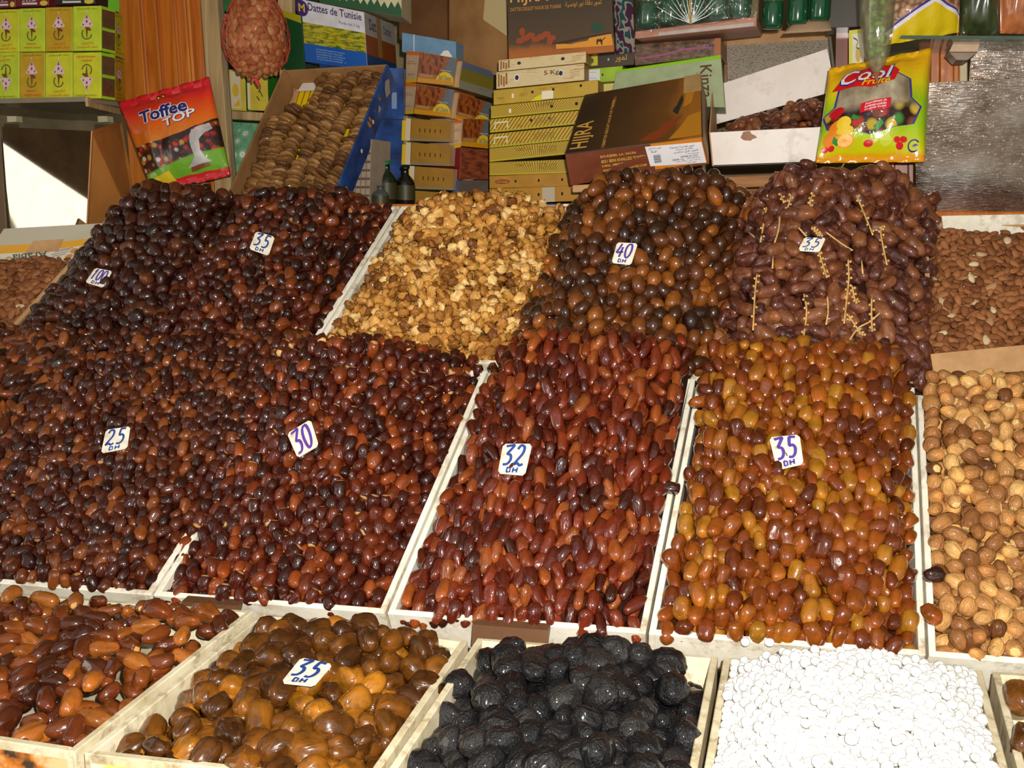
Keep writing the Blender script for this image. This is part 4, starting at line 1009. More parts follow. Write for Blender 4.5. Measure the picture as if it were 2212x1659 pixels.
tag(grid('knitted_strap', bg, 8, 20, KNIT, thick=.6), 'teal white and purple knitted strap hanging beside the dark dates box', 'strap')

# --- leaning brown box in front of the yellow pile
Yl, Yt = 2.335, 2.50
la, lb, lc, ld = pt(1219, 333, Yl), pt(1518, 297, Yl), pt(1514, 160, Yt), pt(1262, 204, Yt)
ba, bb = pt(1231, 402, Yl + .035), pt(1532, 356, Yl + .035)
LQ2 = Quad(la, lb, lc, ld); kk = ((ba - la) + (bb - lb)) / 2
o = empty('leaning_dates_box', (ba + bb) / 2, 'brown dates box lying on its back, lid with gold name facing up', 'box')
t = NT('brown_lid_print'); uv = t.coord('UV'); x, y, _ = t.sep(uv); f = t.noise(t.mapping(uv, (3, 3, 1)), 1.0, 4.0)
t.setc(t.ramp(t.math('ADD', x, t.math('MULTIPLY', f, .24)), [(.2, S(48, 34, 22)), (.6, S(76, 50, 26)), (.9, S(104, 66, 28)), (1.1, S(146, 92, 30))])); LID = t.fin(.28, .5, 0, .4)
t = NT('brown_side_print'); t.setc(t.ramp(t.noise(t.coord(), 14.0, 4.0), [(.35, S(104, 50, 32)), (.65, S(126, 66, 42))])); SID = t.fin(.4, .5, 0, .2)
m = MB(); m.hexa([ba, bb, lb, la, ba - la + ld, bb - lb + lc, lc, ld], mi=(1, 2, 1, 2, 0, 1)); m.build('body', [LID, SID, plain(150, 120, 90, .6)], o, bevel=.002)
SQ = Quad(ba, bb, lb, la)
lettering(o, LQ2, 'HIJRA', .03, .06, .20, .50, GOLD, rot=90)
decal(o, 'gold_line', LQ2, [[(.27, .02), (.295, .02), (.305, .86), (.28, .86)]], ink(120, 78, 34)); lettering(o, LQ2, 'DATTES DEGLET NOUR DE TUNISIE', .275, .06, .297, .8, ink(196, 150, 70), rot=90, off=.0016)
decal(o, 'picture_print', LQ2, [[(.55, .06), (.62, .16), (.68, .2), (.72, .3), (.8, .34), (.86, .4), (.82, .3), (.78, .2), (.72, .1), (.66, .04)]], ink(128, 58, 26)); decal(o, 'palm_print', LQ2, [[(.78, .45), (.82, .4), (.86, .62), (.84, .85), (.8, .9), (.8, .7)]], ink(40, 44, 36))
decal(o, 'dune_print', LQ2, [[(.76, .03), (.99, .04), (.99, .40), (.9, .36), (.84, .2)], [(.86, .5), (.92, .55), (.96, .8), (.88, .78)]], ink(176, 116, 30), .0009)
decal(o, 'packing_tape', LQ2, [rect(.86, .72, 1.0, 1.0)], plain(170, 136, 90, .2), .0015)
decal(o, 'orange_panel', SQ, [rect(.63, .12, .99, 1)], ink(206, 124, 26))
stk = decal(o, 'white_sticker', SQ, [[(.60, .26), (.985, .10), (.985, .86), (.59, .93)]], ink(226, 224, 228), .0014)
YT_ = ink(214, 170, 60)
for i, (s, u1) in enumerate((('BOUDJEBEL S.A. VACPA', .52), ('8021 BENI KHALLED TUNISIA', .585), ('E-MAIL : MBOUDJEBEL@GNET.TN', .58), ('WWW.BOUDJEBELDATES.COM', .575))): lettering(o, SQ, s, .26, .72 - i * .15, u1, .82 - i * .15, YT_)
STX = ink(60, 50, 70)
for (s, u0, v0, u1, v1) in ((arabic('\u0627\u0644\u0648\u0632\u0646 \u0627\u0644\u0635\u0627\u0641\u064a'), .61, .80, .70, .88), ('5\u0643\u063a', .625, .66, .675, .78), (arabic('\u062a\u0645\u0648\u0631 \u062a\u0648\u0646\u0633\u064a\u0629 \u0645\u062c\u0631\u0648\u062f\u0629'), .76, .74, .93, .83), (arabic('\u062f\u0642\u0644\u0629 \u0646\u0648\u0631 \u0645\u0645\u062a\u0627\u0632\u0629'), .80, .66, .92, .73),
                            (arabic('\u0627\u0644\u0645\u0648\u0631\u062f \u0641\u0631\u064a \u062f\u064a\u062a\u0644\u064a\u0633'), .78, .55, .95, .65), (arabic('\u0627\u0644\u0645\u062d\u062a\u0648\u0649 \u062a\u0645\u0631'), .87, .48, .95, .54), ('2008-01-02', .82, .40, .94, .46), ('2009-12', .76, .32, .84, .39), (arabic('\u064a\u0633\u062a\u0647\u0644\u0643 \u0642\u0628\u0644'), .86, .32, .95, .39), (arabic('\u064a\u062d\u0641\u0638 \u0641\u064a \u0645\u0643\u0627\u0646 \u0628\u0627\u0631\u062f'), .78, .24, .95, .30), (arabic('\u062a\u0648\u0646\u0633'), .85, .17, .92, .22)):
    lettering(stk, SQ, s, u0, v0 + .01, u1, v1 + .01, STX, off=.0022, dv=-.02)
decal(stk, 'barcode', SQ, [rect(.635, .34 + .026 * k, .685, .34 + .026 * k + (.018 if k % 3 else .010)) for k in range(11)], ink(70, 66, 84), .0022)
# flattened cartons and boards it rests on
for i, (x0, x1, yb, yt, Y, mt, lab) in enumerate(((1236, 1570, 416, 400, 2.345, TANCARD, 'flattened tan carton right under the leaning dates box'), (1500, 1895, 410, 384, 2.40, PLANK, 'rough plank under the white date tray'),
                                           (1520, 1900, 436, 412, 2.395, plain(120, 76, 44, .7, .3, .3), 'dark flattened carton edge below the rough plank'), (1540, 1905, 470, 438, 2.40, PINE, 'orange wooden rail behind the dates on stalks'))):
    a, b_, c, d = pt(x0, yb, Y), pt(x1, yb - 16, Y + .03), pt(x1, yt - 16, Y + .03), pt(x0, yt, Y)
    k = Vector((0, .22, 0)); m = MB(); m.hexa([a, b_, c, d, a + k, b_ + k, c + k, d + k]); tag(m.build('flat_board', mt, bevel=.002), lab, 'board', 'boards under the boxes')

# --- green lettered carton, lime and dark cartons, wrapped carton
o, q, s_ = carton('lime_carton', 'lime green carton with white label beside the yellow pile', [(1264, 180, 2.58), (1345, 174, 2.58), (1345, 142, 2.58), (1264, 149, 2.58)], .18, plain(140, 170, 30, .4))
decal(o, 'white_label', q, [rect(.04, .1, .4, .9)], ink(206, 206, 200)); holes(o, q, [(.47, .5)], .02, .1); decal(o, 'fine_print', q, [rect(.08, .7, .3, .74), rect(.08, .3, .3, .34)], ink(160, 160, 160), .0012)
o, q, s_ = carton('dark_print_carton', 'dark printed carton on the lime carton', [(1264, 148, 2.58), (1370, 140, 2.58), (1370, 108, 2.58), (1264, 117, 2.58)], .18, plain(60, 46, 28, .4))
decal(o, 'yellow_print', q, [rect(.06, .15, .26, .8)], ink(190, 170, 40)); lettering(o, q, arabic('\u062a\u0645\u0648\u0631'), .62, .25, .86, .75, ink(176, 140, 40)); holes(o, q, [(.48, .5)], .02, .1, ink(150, 160, 170)); decal(o, 'green_print', q, [disc(.13, .5, .05, .2)], ink(40, 90, 40), .0013)
o, q, s_ = carton('yellow_carton', 'pale yellow carton between the lime carton and the leaning box', [(1262, 212, 2.60), (1340, 206, 2.60), (1340, 178, 2.60), (1262, 184, 2.60)], .16, plain(196, 180, 100, .5))
o, q, s_ = carton('green_lettered_carton', 'pale green carton with lime edge and sideways lettering', [(1318, 222, 2.54), (1566, 232, 2.54), (1557, 119, 2.56), (1332, 152, 2.56)], .10, plain(150, 162, 124, .4), plain(116, 120, 92, .5), plain(120, 176, 20, .3))
decal(o, 'lime_edge', q, [[(0, .93), (1, .93), (1, 1), (0, 1)]], ink(126, 182, 20), .0012); lettering(o, q, 'Kinza', .80, .18, .91, .84, ink(84, 50, 34), rot=270)
for u in (.70, .76): lettering(o, q, ['Dattes de', 'Tunisie 5 kg'][int(u > .72)], u, .55, u + .025, .86, ink(110, 110, 84), rot=270)
t = NT('film_wrapped_dates'); f = t.noise(t.mapping(t.coord('UV'), (9, 4, 1)), 1.0, 4.0, .65); t.setc(t.ramp(f, [(.35, S(56, 40, 26)), (.55, S(104, 76, 50)), (.7, S(140, 96, 96))])); t.bump(f, .4, .004); FILM = t.fin(.15, .5, 0, .8, .06)
o, q, s_ = carton('wrapped_carton', 'film wrapped brown carton above the pale green carton', [(1372, 142, 2.58), (1557, 120, 2.58), (1557, 82, 2.58), (1368, 96, 2.58)], .16, FILM, plain(150, 84, 34, .4))
decal(o, 'orange_end', q, [rect(.93, 0, 1, 1)], ink(150, 84, 30)); strokes(o, 'pink_string', q, [[(.05, .3), (.35, .38), (.62, .55), (.9, .5)]], .05, ink(140, 60, 100), asp=4)
# wrapped tray of green bottles with bow of clear film
wt = empty('wrapped_tray', pt(1500, 80, 2.56), 'pink cardboard tray of green bottles wrapped in shiny clear film', 'tray')
board('tray_base', [(1372, 83, 2.50), (1634, 56, 2.50), (1634, 36, 2.52), (1372, 68, 2.52)], (0, .22, .012), plain(206, 150, 130, .4), wt)
a_ = Quad(*[V3(x) for x in [(1372, 83, 2.498), (1634, 56, 2.498), (1634, 37, 2.518), (1372, 68, 2.518)]]); decal(wt, 'silver_tape', a_, [[(.2, .0), (.98, .0), (.98, .42), (.2, .42)]], plain(206, 200, 196, .2), .001)
GB = plain(14, 74, 44, .12, .6, .1, 20, .6); GT = plain(96, 90, 54, .2, .5, .2, 20, .4)
def green_bottle(lab, px, pb, Y, r, parent=None, grp='green bottles'):
    p = pt(px, pb, Y)
    o = empty('green_bottle', p, lab, 'bottle', grp); m = MB(); m.lathe(p, [(0, 0), (r * .85, 0), (r, .008), (r, .055), (r * .97, .06)], 20); m.build('glass', GB, o, smooth=True)
    m = MB(); m.lathe(p, [(r * .97, .06), (r, .065), (r, .13), (r * .7, .15), (r * .3, .17), (r * .3, .2), (0, .2)], 20); m.build('upper_part', GT, o, smooth=True)
    return o
for i in range(5): green_bottle('green bottle in the film wrapped tray, %s' % ('outermost by the knitted strap', 'second from the knitted strap', 'middle one', 'fourth from the knitted strap', 'last, next to the loose bottles')[i], 1398 + 50 * i, 60 - 5.5 * i, 2.60, .027)
t = NT('clear_film'); nt_ = t.t; tr_ = t.n('ShaderNodeBsdfTransparent'); gl_ = t.n('ShaderNodeBsdfGlossy'); gl_.inputs['Roughness'].default_value = .08
mx_ = t.n('ShaderNodeMixShader'); fr_n = t.n('ShaderNodeFresnel'); fr_n.inputs[0].default_value = 1.5
bf = t.noise(t.coord(), 46.0, 3.0, .6, 1.2); bp = t.n('ShaderNodeBump'); t.l(bf, bp.inputs['Height']); bp.inputs['Strength'].default_value = .8; bp.inputs['Distance'].default_value = .01
t.l(bp.outputs[0], gl_.inputs['Normal']); t.l(bp.outputs[0], fr_n.inputs['Normal'])
t.l(t.math('ADD', t.math('MULTIPLY', fr_n.outputs[0], .8), .03), mx_.inputs[0]); t.l(tr_.outputs[0], mx_.inputs[1]); t.l(gl_.outputs[0], mx_.inputs[2])
t.l(mx_.outputs[0], nt_.nodes['Material Output'].inputs['Surface']); CLEAR = t.m
wq = Pillow(pt(1372, 74, 2.515), pt(1634, 44, 2.515), pt(1640, -90, 2.515), pt(1372, -90, 2.515), .02, 4, .02)
grid('clear_film', wq, 24, 14, CLEAR, wt)
c0 = wq.p(.47, .06, .002)
m = MB()
for k in range(13):
    a = .35 + k * (pi - .7) / 12; L = .05 + .05 * random.random()
    m.tube([c0, c0 + Vector((cos(a) * L * .6, -.004, sin(a) * L * .6)), c0 + Vector((cos(a) * L * 1.2, -.008, sin(a) * L * 1.2 + .01))], [.0016, .0012, .0006], 5)
m.build('film_pleats', plain(196, 206, 200, .12, .8, .1, 30, .6), wt)
m = MB(); m.tube([c0, c0 + Vector((-.004, -.006, .06)), c0 + Vector((-.012, -.004, .12))], .003, 6); m.build('gold_tie', plain(170, 130, 60, .3), wt)
for i, px in enumerate((1668, 1722, 1770)): green_bottle(('loose green bottle next to the wrapped tray', 'middle one of three loose green bottles', 'loose green bottle next to the grey steel box')[i], px, 62 - 8 * i, 2.56, .024)
# tray of small white sugar pieces and torn brown paper
t = NT('pale_sugar_bits'); n_ = t.n('ShaderNodeTexVoronoi'); t.l(t.coord(), n_.inputs['Vector']); n_.inputs['Scale'].default_value = 190
t.setc(t.ramp(n_.outputs['Distance'], [(.1, S(226, 216, 204)), (.6, S(196, 184, 168)), (1.0, S(130, 118, 104))])); t.bump(n_.outputs['Distance'], .5, -.003); SUGB = t.fin(.7)
s3 = empty('sugar_carton', pt(1680, 170, 2.62), 'open carton of small whitish sugar pieces behind the white date tray', 'carton')
sq = Quad(pt(1572, 210, 2.68), pt(1800, 190, 2.68), pt(1788, 84, 2.90), pt(1570, 96, 2.90)); 
class Bumpy(Quad):
    def p(self, u, v, off=0.0): return self.base(u, v) + self.n * (off + .006 * sin(pi * u) * sin(pi * v))
bq = Bumpy(sq.a, sq.b, sq.c, sq.d); so_ = grid('sugar_fill', bq, 40, 30, SUGB, s3); tag(so_, kind='stuff')
for nm, (p0, p1), off in (('back_wall', (sq.d, sq.c), 0), ('left_wall', (sq.a, sq.d), 0), ('right_wall', (sq.b, sq.c), 0)):
    kx = {'back_wall': Vector((0, .004, 0)), 'left_wall': Vector((-.006, 0, 0)), 'right_wall': Vector((.006, 0, 0))}[nm]
    m = MB(); lo, hi = sq.n * -.03, sq.n * .03; m.hexa([p0 + lo, p1 + lo, p1 + hi, p0 + hi, p0 + lo + kx, p1 + lo + kx, p1 + hi + kx, p0 + hi + kx]); m.build(nm, TANCARD if nm != 'right_wall' else plain(150, 146, 136, .6), s3)
bg = Pillow(pt(1690, 72, 2.54), pt(1796, 66, 2.54), pt(1792, 38, 2.58), pt(1716, 42, 2.58), .008, 6)
tag(grid('brown_paper', bg, 8, 6, plain(160, 132, 104, .8), thick=.3), 'torn piece of brown paper below the loose green bottles', 'paper')
o, q, s_ = carton('steel_box', 'grey steel box at the top edge behind the cone shaped bag', [(1786, 60, 2.58), (1862, 58, 2.58), (1862, -80, 2.58), (1786, -80, 2.58)], .1, plain(60, 54, 46, .3), plain(110, 110, 108, .3, metal=.6), cat='box')
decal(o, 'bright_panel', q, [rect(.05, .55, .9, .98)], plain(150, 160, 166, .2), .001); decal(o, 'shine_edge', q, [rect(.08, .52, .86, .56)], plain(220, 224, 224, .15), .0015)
o, q, s_ = carton('small_packet', 'small yellow and white packet behind the cone shaped bag', [(1834, 150, 2.52), (1868, 146, 2.52), (1864, 62, 2.52), (1834, 66, 2.52)], .04, plain(206, 200, 170, .4), cat='packet')
decal(o, 'yellow_edge', q, [rect(0, 0, .22, 1), rect(.22, .9, 1, 1)], ink(196, 186, 40)); decal(o, 'print', q, [disc(.6, .35, .18, .2)], ink(186, 150, 50)); strokes(o, 'print', q, [[(.3, .8), (.6, .7), (.5, .55), (.7, .5)]], .02, ink(60, 60, 60))
o, q, s_ = carton('orange_wood_post', 'brown wooden post behind the small packet', [(1800, 330, 2.66), (1850, 330, 2.66), (1846, 60, 2.66), (1806, 60, 2.66)], .05, REDWOOD, cat='post')

# --- open white tray of dates
wa, wb_, wc, wd = pt(1541, 359, 2.41), pt(1782, 350, 2.41), pt(1778, 274, 2.41), pt(1534, 286, 2.41)
wd_ = Vector((0, .17, 0)); upw = Vector((0, 0, 1))
wo = empty('white_date_tray', (wa + wb_) / 2 + wd_ / 2, 'open white carton of dates with stained walls and raised back flap', 'carton')
WH2 = cardboard('stained_white_carton', S(226, 214, 206), S(236, 228, 222), S(176, 150, 140), .55, 6.0)
panel('front_wall', [wa, wb_, wc, wd], Vector((0, .004, 0)), WH2, wo)
panel('base', [wa, wb_, wb_ + wd_, wa + wd_], Vector((0, 0, .003)), WH2, wo)
la2, ld2 = pt(1534, 300, 2.56), pt(1546, 186, 2.56)
panel('left_wall', [wa, wa + wd_, pt(1541, 186, 2.57), wd], Vector((-.003, 0, 0)), TANCARD, wo)
panel('right_wall', [wb_, wb_ + wd_, wc + wd_ + upw * .03, wc], Vector((.003, 0, 0)), WH2, wo)
fq = [pt(1548, 268, 2.585), pt(1806, 196, 2.585), pt(1787, 105, 2.60), pt(1546, 185, 2.60)]
panel('back_flap', fq, Vector((0, .004, 0)), WH2, wo)
WF = Quad(wa, wb_, wc, wd); decal(wo, 'stain', WF, [[(.3, .97), (.27, .8), (.3, .72), (.36, .70), (.38, .75), (.42, .78), (.40, .85), (.37, .9), (.36, .99)]], plain(140, 92, 50, .5), .001); decal(wo, 'stain', Quad(*fq), [[(.8, .25), (.83, .2), (.85, .3), (.82, .42)], [(.9, .3), (.92, .28), (.92, .36)]], plain(120, 76, 50, .5), -.001)
WT = Heap(np.array(wa + upw * .055 + Vector((.018, .03, 0))), np.array(wb_ + upw * .055 + Vector((-.018, .03, 0))), np.array(wb_ + wd_ * .92 + upw * .15 + Vector((-.014, 0, 0))), np.array(wa + wd_ * .92 + upw * .10 + Vector((.02, 0, 0))), Vector((0, -.3, .95)).normalized(), .006, .012, eu=.15, wb=.2, bl_=(0, 0), br_=(0, 0), bb=0, lump=.006)
HEAPS['WT'] = WT

# --- fruit sweets bag
def fruitbag(t):
    uv = t.coord('UV'); x, y, _ = t.sep(uv)
    cd = candies(t, uv, (9, 10, 1), [(0, S(180, 40, 40)), (.25, S(190, 160, 40)), (.5, S(60, 130, 50)), (.7, S(120, 60, 40)), (.85, S(206, 176, 60))])
    clear = t.ramp(t.noise(t.mapping(uv, (3, 2, 1), rot=(0, 0, .5)), 1.5, 3.0), [(.35, S(120, 106, 84)), (.6, S(176, 164, 140)), (.7, S(204, 196, 180))])
    c = t.mix(t.ramp(y, [(.42, (1, 1, 1, 1)), (.5, (0, 0, 0, 1))]), clear, cd)
    ed = t.math('ABSOLUTE', t.math('SUBTRACT', x, .47))
    lim = t.ramp(y, [(.0, (.0,) * 3 + (1,)), (.22, (.0,) * 3 + (1,)), (.30, (.40,) * 3 + (1,)), (.45, (.46,) * 3 + (1,)), (.52, (.36,) * 3 + (1,)), (.70, (.34,) * 3 + (1,)), (.80, (.18,) * 3 + (1,)), (.83, (0,) * 3 + (1,))])
    frame = t.ramp(y, [(.05, S(222, 150, 14)), (.09, S(206, 200, 20)), (.3, S(150, 196, 20)), (.52, S(150, 190, 24)), (.66, S(206, 196, 20)), (.86, S(224, 170, 14))])
    d = t.math('ADD', t.math('SUBTRACT', ed, lim), t.math('MULTIPLY', t.math('LESS_THAN', y, .215), .2))
    c = t.mix(t.math('GREATER_THAN', d, -.012), c, S(60, 54, 140))
    return t.mix(t.math('GREATER_THAN', d, .008), c, frame)
FB_ = bagmat('fruit_sweets_film', fruitbag, .16, .6)
CB = Pillow(pt(1762, 352, 2.33), pt(1997, 350, 2.33), pt(2012, 104, 2.40), pt(1792, 148, 2.40), .05, 2, .06)
co = empty('fruit_sweets_bag', CB.p(.5, .5), 'yellow and green bag of fruit sweets with clear window, in front of the steel sheet', 'sweets bag')
grid('bag_film', CB, 28, 30, FB_, co, thick=.5)
decal(co, 'red_panel', CB, [[(.06, .70), (.2, .68), (.45, .64), (.66, .70), (.7, .80), (.62, .88), (.5, .90), (.3, .88), (.14, .80)]], ink(204, 26, 34, .25), .0016, 3)
NB = ink(30, 40, 130, .3)
for k, (mt, of) in enumerate(((NB, .0026), (ink(226, 226, 230, .3), .0034))):
    e = .012 * (1 - k); lettering(co, CB, 'Cool', .14 - e, .72 - e, .62 + e, .87 + e, mt, off=of, shear=.05, name=('lettering_edge', 'lettering')[k])
lettering(co, CB, 'Fruit\u00e9', .36, .665, .62, .735, ink(226, 206, 20, .3), off=.0034, shear=.03)
decal(co, 'red_label', CB, [[(.36, .40), (.64, .43), (.64, .52), (.36, .49)]], ink(196, 22, 40, .3), .0018, 3)
for i, s in enumerate(('Assortiment de', 'bonbons acidul\u00e9s', 'au go\u00fbt fruit\u00e9')): lettering(co, CB, s, .40, .465 - i * .026, .6, .485 - i * .026, ink(232, 226, 226), off=.003, dv=.025)
decal(co, 'orange_slice', CB, [disc(.25, .17, .085, .062, 20)], ink(236, 150, 30), .0020, 1); decal(co, 'orange_slice', CB, [disc(.25, .17, .07, .05, 20)], ink(244, 196, 110), .0026, 1)
strokes(co, 'orange_slice', CB, [[(.25, .17), (.25 + .066 * cos(a), .17 + .047 * sin(a))] for a in np.linspace(0, 2 * pi, 12, endpoint=False)], .0022, ink(236, 150, 40), off=.0034, smooth=False)
decal(co, 'orange_print', CB, [disc(.16, .29, .075, .075, 16), disc(.1, .2, .06, .07, 14)], ink(226, 130, 24, .3), .0016, 1); decal(co, 'lemon_print', CB, [disc(.22, .33, .07, .06, 14), disc(.24, .26, .08, .045, 14)], ink(224, 190, 40, .3), .0022, 1)
decal(co, 'apple_print', CB, [disc(.14, .45, .07, .05, 14)], ink(196, 26, 34, .3), .0016, 1)
decal(co, 'cherry_print', CB, [disc(.07, .115, .035, .028, 12), disc(.13, .12, .03, .026, 12), disc(.47, .14, .045, .03, 12), disc(.76, .12, .035, .03, 12), disc(.79, .17, .035, .025, 12), disc(.73, .165, .03, .025, 12)], ink(206, 24, 34, .3), .0020, 1)
decal(co, 'lime_print', CB, [disc(.63, .16, .055, .045, 16)], ink(196, 206, 60, .3), .0020, 1); decal(co, 'leaf_print', CB, [[(.5, .28), (.56, .34), (.6, .3), (.54, .24)], [(.30, .40), (.36, .37), (.36, .34), (.28, .36)], [(.14, .22), (.2, .17), (.18, .13), (.13, .17)]], ink(40, 130, 40, .3), .0022, 1)
strokes(co, 'round_logo', CB, [[(.89 + .05 * cos(a), .125 + .045 * sin(a)) for a in np.linspace(.6, 5.6, 14)]], .006, NB, off=.0022, smooth=False); decal(co, 'round_logo', CB, [[(.87, .12), (.9, .14), (.93, .13), (.9, .11)]], NB, .0022)
# --- cone of clear film hanging in front of it
cp0, cp1 = pt(1893, 172, 2.29), pt(1896, -40, 2.29)
cc = empty('film_cone', cp0, 'twisted clear film cone with green herbs hanging over the sweets bag', 'bag')
ax = (cp1 - cp0); hl = ax.length
t = NT('film_cone_film'); f = t.noise(t.mapping(t.coord(), (1, 1, .3)), 60.0, 3.0); t.setc(t.ramp(f, [(.35, S(110, 106, 76)), (.6, S(150, 150, 116)), (.72, S(200, 204, 186))])); t.bump(f, .6, .004); t.b.inputs['Alpha'].default_value = .5; CONE = t.fin(.1, .6, 0, .7, .05, 0, .42)
m = MB(); m.lathe(cp0, [(.002, 0), (.004, .012), (.018, .03), (.026, .055), (.033, .1), (.036, .16), (.036, hl)], 22, ax); m.build('film', CONE, cc, smooth=True)
m = MB()
for k in range(34):
    h = .05 + (hl - .06) * k / 34; a = k * 2.4; r = .007 + .004 * sin(k)
    c_ = cp0 + ax.normalized() * h + Vector((.012 * cos(a), .010 * sin(a), 0)); m.lathe(c_, [(0, -r), (r * .8, -r * .4), (r * .8, r * .4), (0, r)], 6, (sin(a), .3, cos(a)))
tag(m.build('green_herbs', plain(110, 150, 50, .5, .4, .5, 60), cc, smooth=True), kind='stuff')
m = MB(); m.lathe(cp0 + ax.normalized() * .012, [(.005, -.004), (.008, 0), (.005, .004)], 10, ax); m.tube([cp0 + Vector((.0, 0, .01)), cp0 + Vector((.003, -.004, -.014))], [.004, .001], 5); m.build('twist_tie', plain(150, 96, 60, .4), cc)
m = MB(); m.tube([cp1 - ax.normalized() * .02, Vector((cp1.x, cp1.y, 2.81))], .0014, 5); m.build('hanging_cord', plain(190, 180, 160, .7), cc)

# --- glass shelf with bags at the top corner, brackets, panelling and steel sheets
gs = empty('glass_shelf', pt(2060, 76, 2.44), 'thick glass shelf at the top corner carrying bags of pulses', 'shelf')
t = NT('shelf_glass'); t.setc(S(150, 170, 156)); t.fin(.05, .5, 0, 0, .1, .0, .38); GLS = t.m
ga, gb = pt(1902, 80, 2.40), pt(2290, 82, 2.40)
m = MB(); k = Vector((0, .34, 0)); u_ = Vector((0, 0, .0035)); m.hexa([ga - u_, gb - u_, gb + u_, ga + u_, ga - u_ + k, gb - u_ + k, gb + u_ + k, ga + u_ + k]); m.build('glass_plate', GLS, gs)
decal(gs, 'polished_edge', Quad(ga - u_, gb - u_, gb + u_, ga + u_), [rect(0, 0, 1, 1)], plain(70, 92, 80, .15), .0006)
board('bracket', [(2050, 112, 2.47), (2112, 112, 2.47), (2118, 90, 2.47), (2060, 90, 2.47)], (0, .10, 0), plain(190, 160, 130, .4), gs); board('bracket', [(2066, 130, 2.475), (2090, 130, 2.475), (2112, 113, 2.475), (2050, 113, 2.475)], (0, .08, 0), plain(130, 110, 92, .4), gs)
def pulse(t):
    uv = t.coord('UV'); x, y, _ = t.sep(uv)
    n_ = t.n('ShaderNodeTexVoronoi'); t.l(t.mapping(uv, (18, 16, 1)), n_.inputs['Vector']); n_.inputs['Scale'].default_value = 1.0
    c = t.ramp(n_.outputs['Distance'], [(.1, S(206, 172, 136)), (.5, S(170, 128, 94)), (.8, S(104, 72, 52))])
    pk = t.math('ADD', y, t.math('MULTIPLY', t.math('ABSOLUTE', t.math('SUBTRACT', x, .62)), .55))
    c = t.mix(t.math('LESS_THAN', pk, .47), c, S(60, 50, 150)); c = t.mix(t.math('LESS_THAN', pk, .44), c, S(220, 216, 220)); c = t.mix(t.math('LESS_THAN', pk, .39), c, S(212, 186, 20))
    gr = t.math('ADD', y, t.math('MULTIPLY', x, .35)); return t.mix(t.math('MULTIPLY', t.math('GREATER_THAN', gr, .86), t.math('LESS_THAN', gr, 1.06)), c, S(24, 130, 34))
PUL = bagmat('pulse_bag_film', pulse, .15, .6)
PB = Pillow(pt(1898, 100, 2.385), pt(2072, 70, 2.45), pt(2074, -90, 2.45), pt(1908, -90, 2.43), .03, 3, .04)
po_ = empty('pulse_bag', PB.p(.5, .1), 'clear bag of chickpeas with green and yellow print on the glass shelf', 'bag'); grid('bag_film', PB, 22, 22, PUL, po_, thick=.5)
strokes(po_, 'green_script', PB, [[(.42, .78), (.5, .82), (.47, .72), (.56, .78), (.62, .70), (.66, .76), (.72, .66), (.8, .70), (.9, .62)]], .008, ink(10, 70, 20), off=.003)
for px0, px1, mt, lab in ((2074, 2158, plain(50, 62, 34, .25, .5, .4, 40, .5), 'dark green bag of dried herbs on the glass shelf'), (2160, 2240, plain(176, 104, 62, .25, .5, .3, 30, .5), 'orange brown bag at the end of the glass shelf')):
    bg = Pillow(pt(px0, 72, 2.46), pt(px1, 74, 2.46), pt(px1, -90, 2.46), pt(px0, -90, 2.46), .03, px0 % 7, .03); tag(grid('herb_bag', bg, 14, 18, mt, thick=.6), lab, 'bag', 'bags on the glass shelf')
pr_ = empty('pine_post', pt(2040, 300, 2.62), 'orange pine post with mouldings behind the fruit sweets bag', 'post')
for x0, x1, pd in ((1985, 2010, 0), (2010, 2030, .012), (2031, 2060, 0), (2060, 2072, .012)): upright(x0, x1, 2.62, PINE, pr_, 'moulding', pd, y0=-60, y1=470, lean=0)
upright(2073, 2090, 2.60, plain(206, 190, 150, .5), pr_, 'pale_strip', 0, y0=-60, y1=470, lean=0)
rp = empty('red_wood_post', pt(1940, 480, 2.44), 'red brown wooden post under the fruit sweets bag', 'post')
for x0, x1, pd in ((1902, 1925, .0), (1925, 1932, .01), (1932, 1962, 0), (1962, 1974, .008)): upright(x0, x1, 2.50, REDWOOD if x0 > 1926 else PINE, rp, 'moulding', pd, y0=300, y1=520, lean=0)
hb = empty('metal_latch', pt(1880, 385, 2.47), 'pale metal latch frame beside the red brown post', 'latch')
for cor in ([(1846, 404, 2.46), (1898, 402, 2.46), (1898, 396, 2.46), (1846, 398, 2.46)], [(1850, 378, 2.46), (1902, 374, 2.46), (1902, 366, 2.46), (1850, 370, 2.46)], [(1892, 402, 2.46), (1899, 402, 2.46), (1902, 370, 2.46), (1895, 370, 2.46)]): board('bar', cor, (0, .008, 0), plain(150, 140, 110, .4), hb)
sheet('steel_sheet', 'scratched shiny steel sheet standing behind the almonds', [(1980, 486, 2.50), (2262, 476, 2.50), (2262, 166, 2.44), (1975, 181, 2.44)], STEEL, 'steel sheet', edge=plain(200, 196, 190, .3, metal=1.0))
sheet('steel_sheet', 'pale steel sheet under the glass shelf, above the scratched one', [(2085, 300, 2.585), (2262, 300, 2.585), (2262, 82, 2.56), (2100, 84, 2.56)], STEEL, 'steel sheet', edge=plain(200, 196, 190, .3, metal=1.0))
o, q, s_ = carton('white_strip', 'white carton edge half buried at the back of the almonds', [(2040, 512, 2.265), (2250, 505, 2.30), (2250, 462, 2.30), (2034, 466, 2.265)], .004, WHITECARD, cat='carton piece')
for lab, cor in (('bare cardboard front of the inner almond carton', [(2018, 812, 1.895), (2240, 800, 1.93), (2238, 742, 1.955), (2010, 764, 1.92)]), ('narrow brown cardboard edge standing up among the almonds', [(1999, 632, 2.06), (2010, 632, 2.06), (2006, 536, 2.14), (1996, 536, 2.14)])):
    carton('cardboard_edge', lab, cor, .004, TANCARD, cat='carton piece')

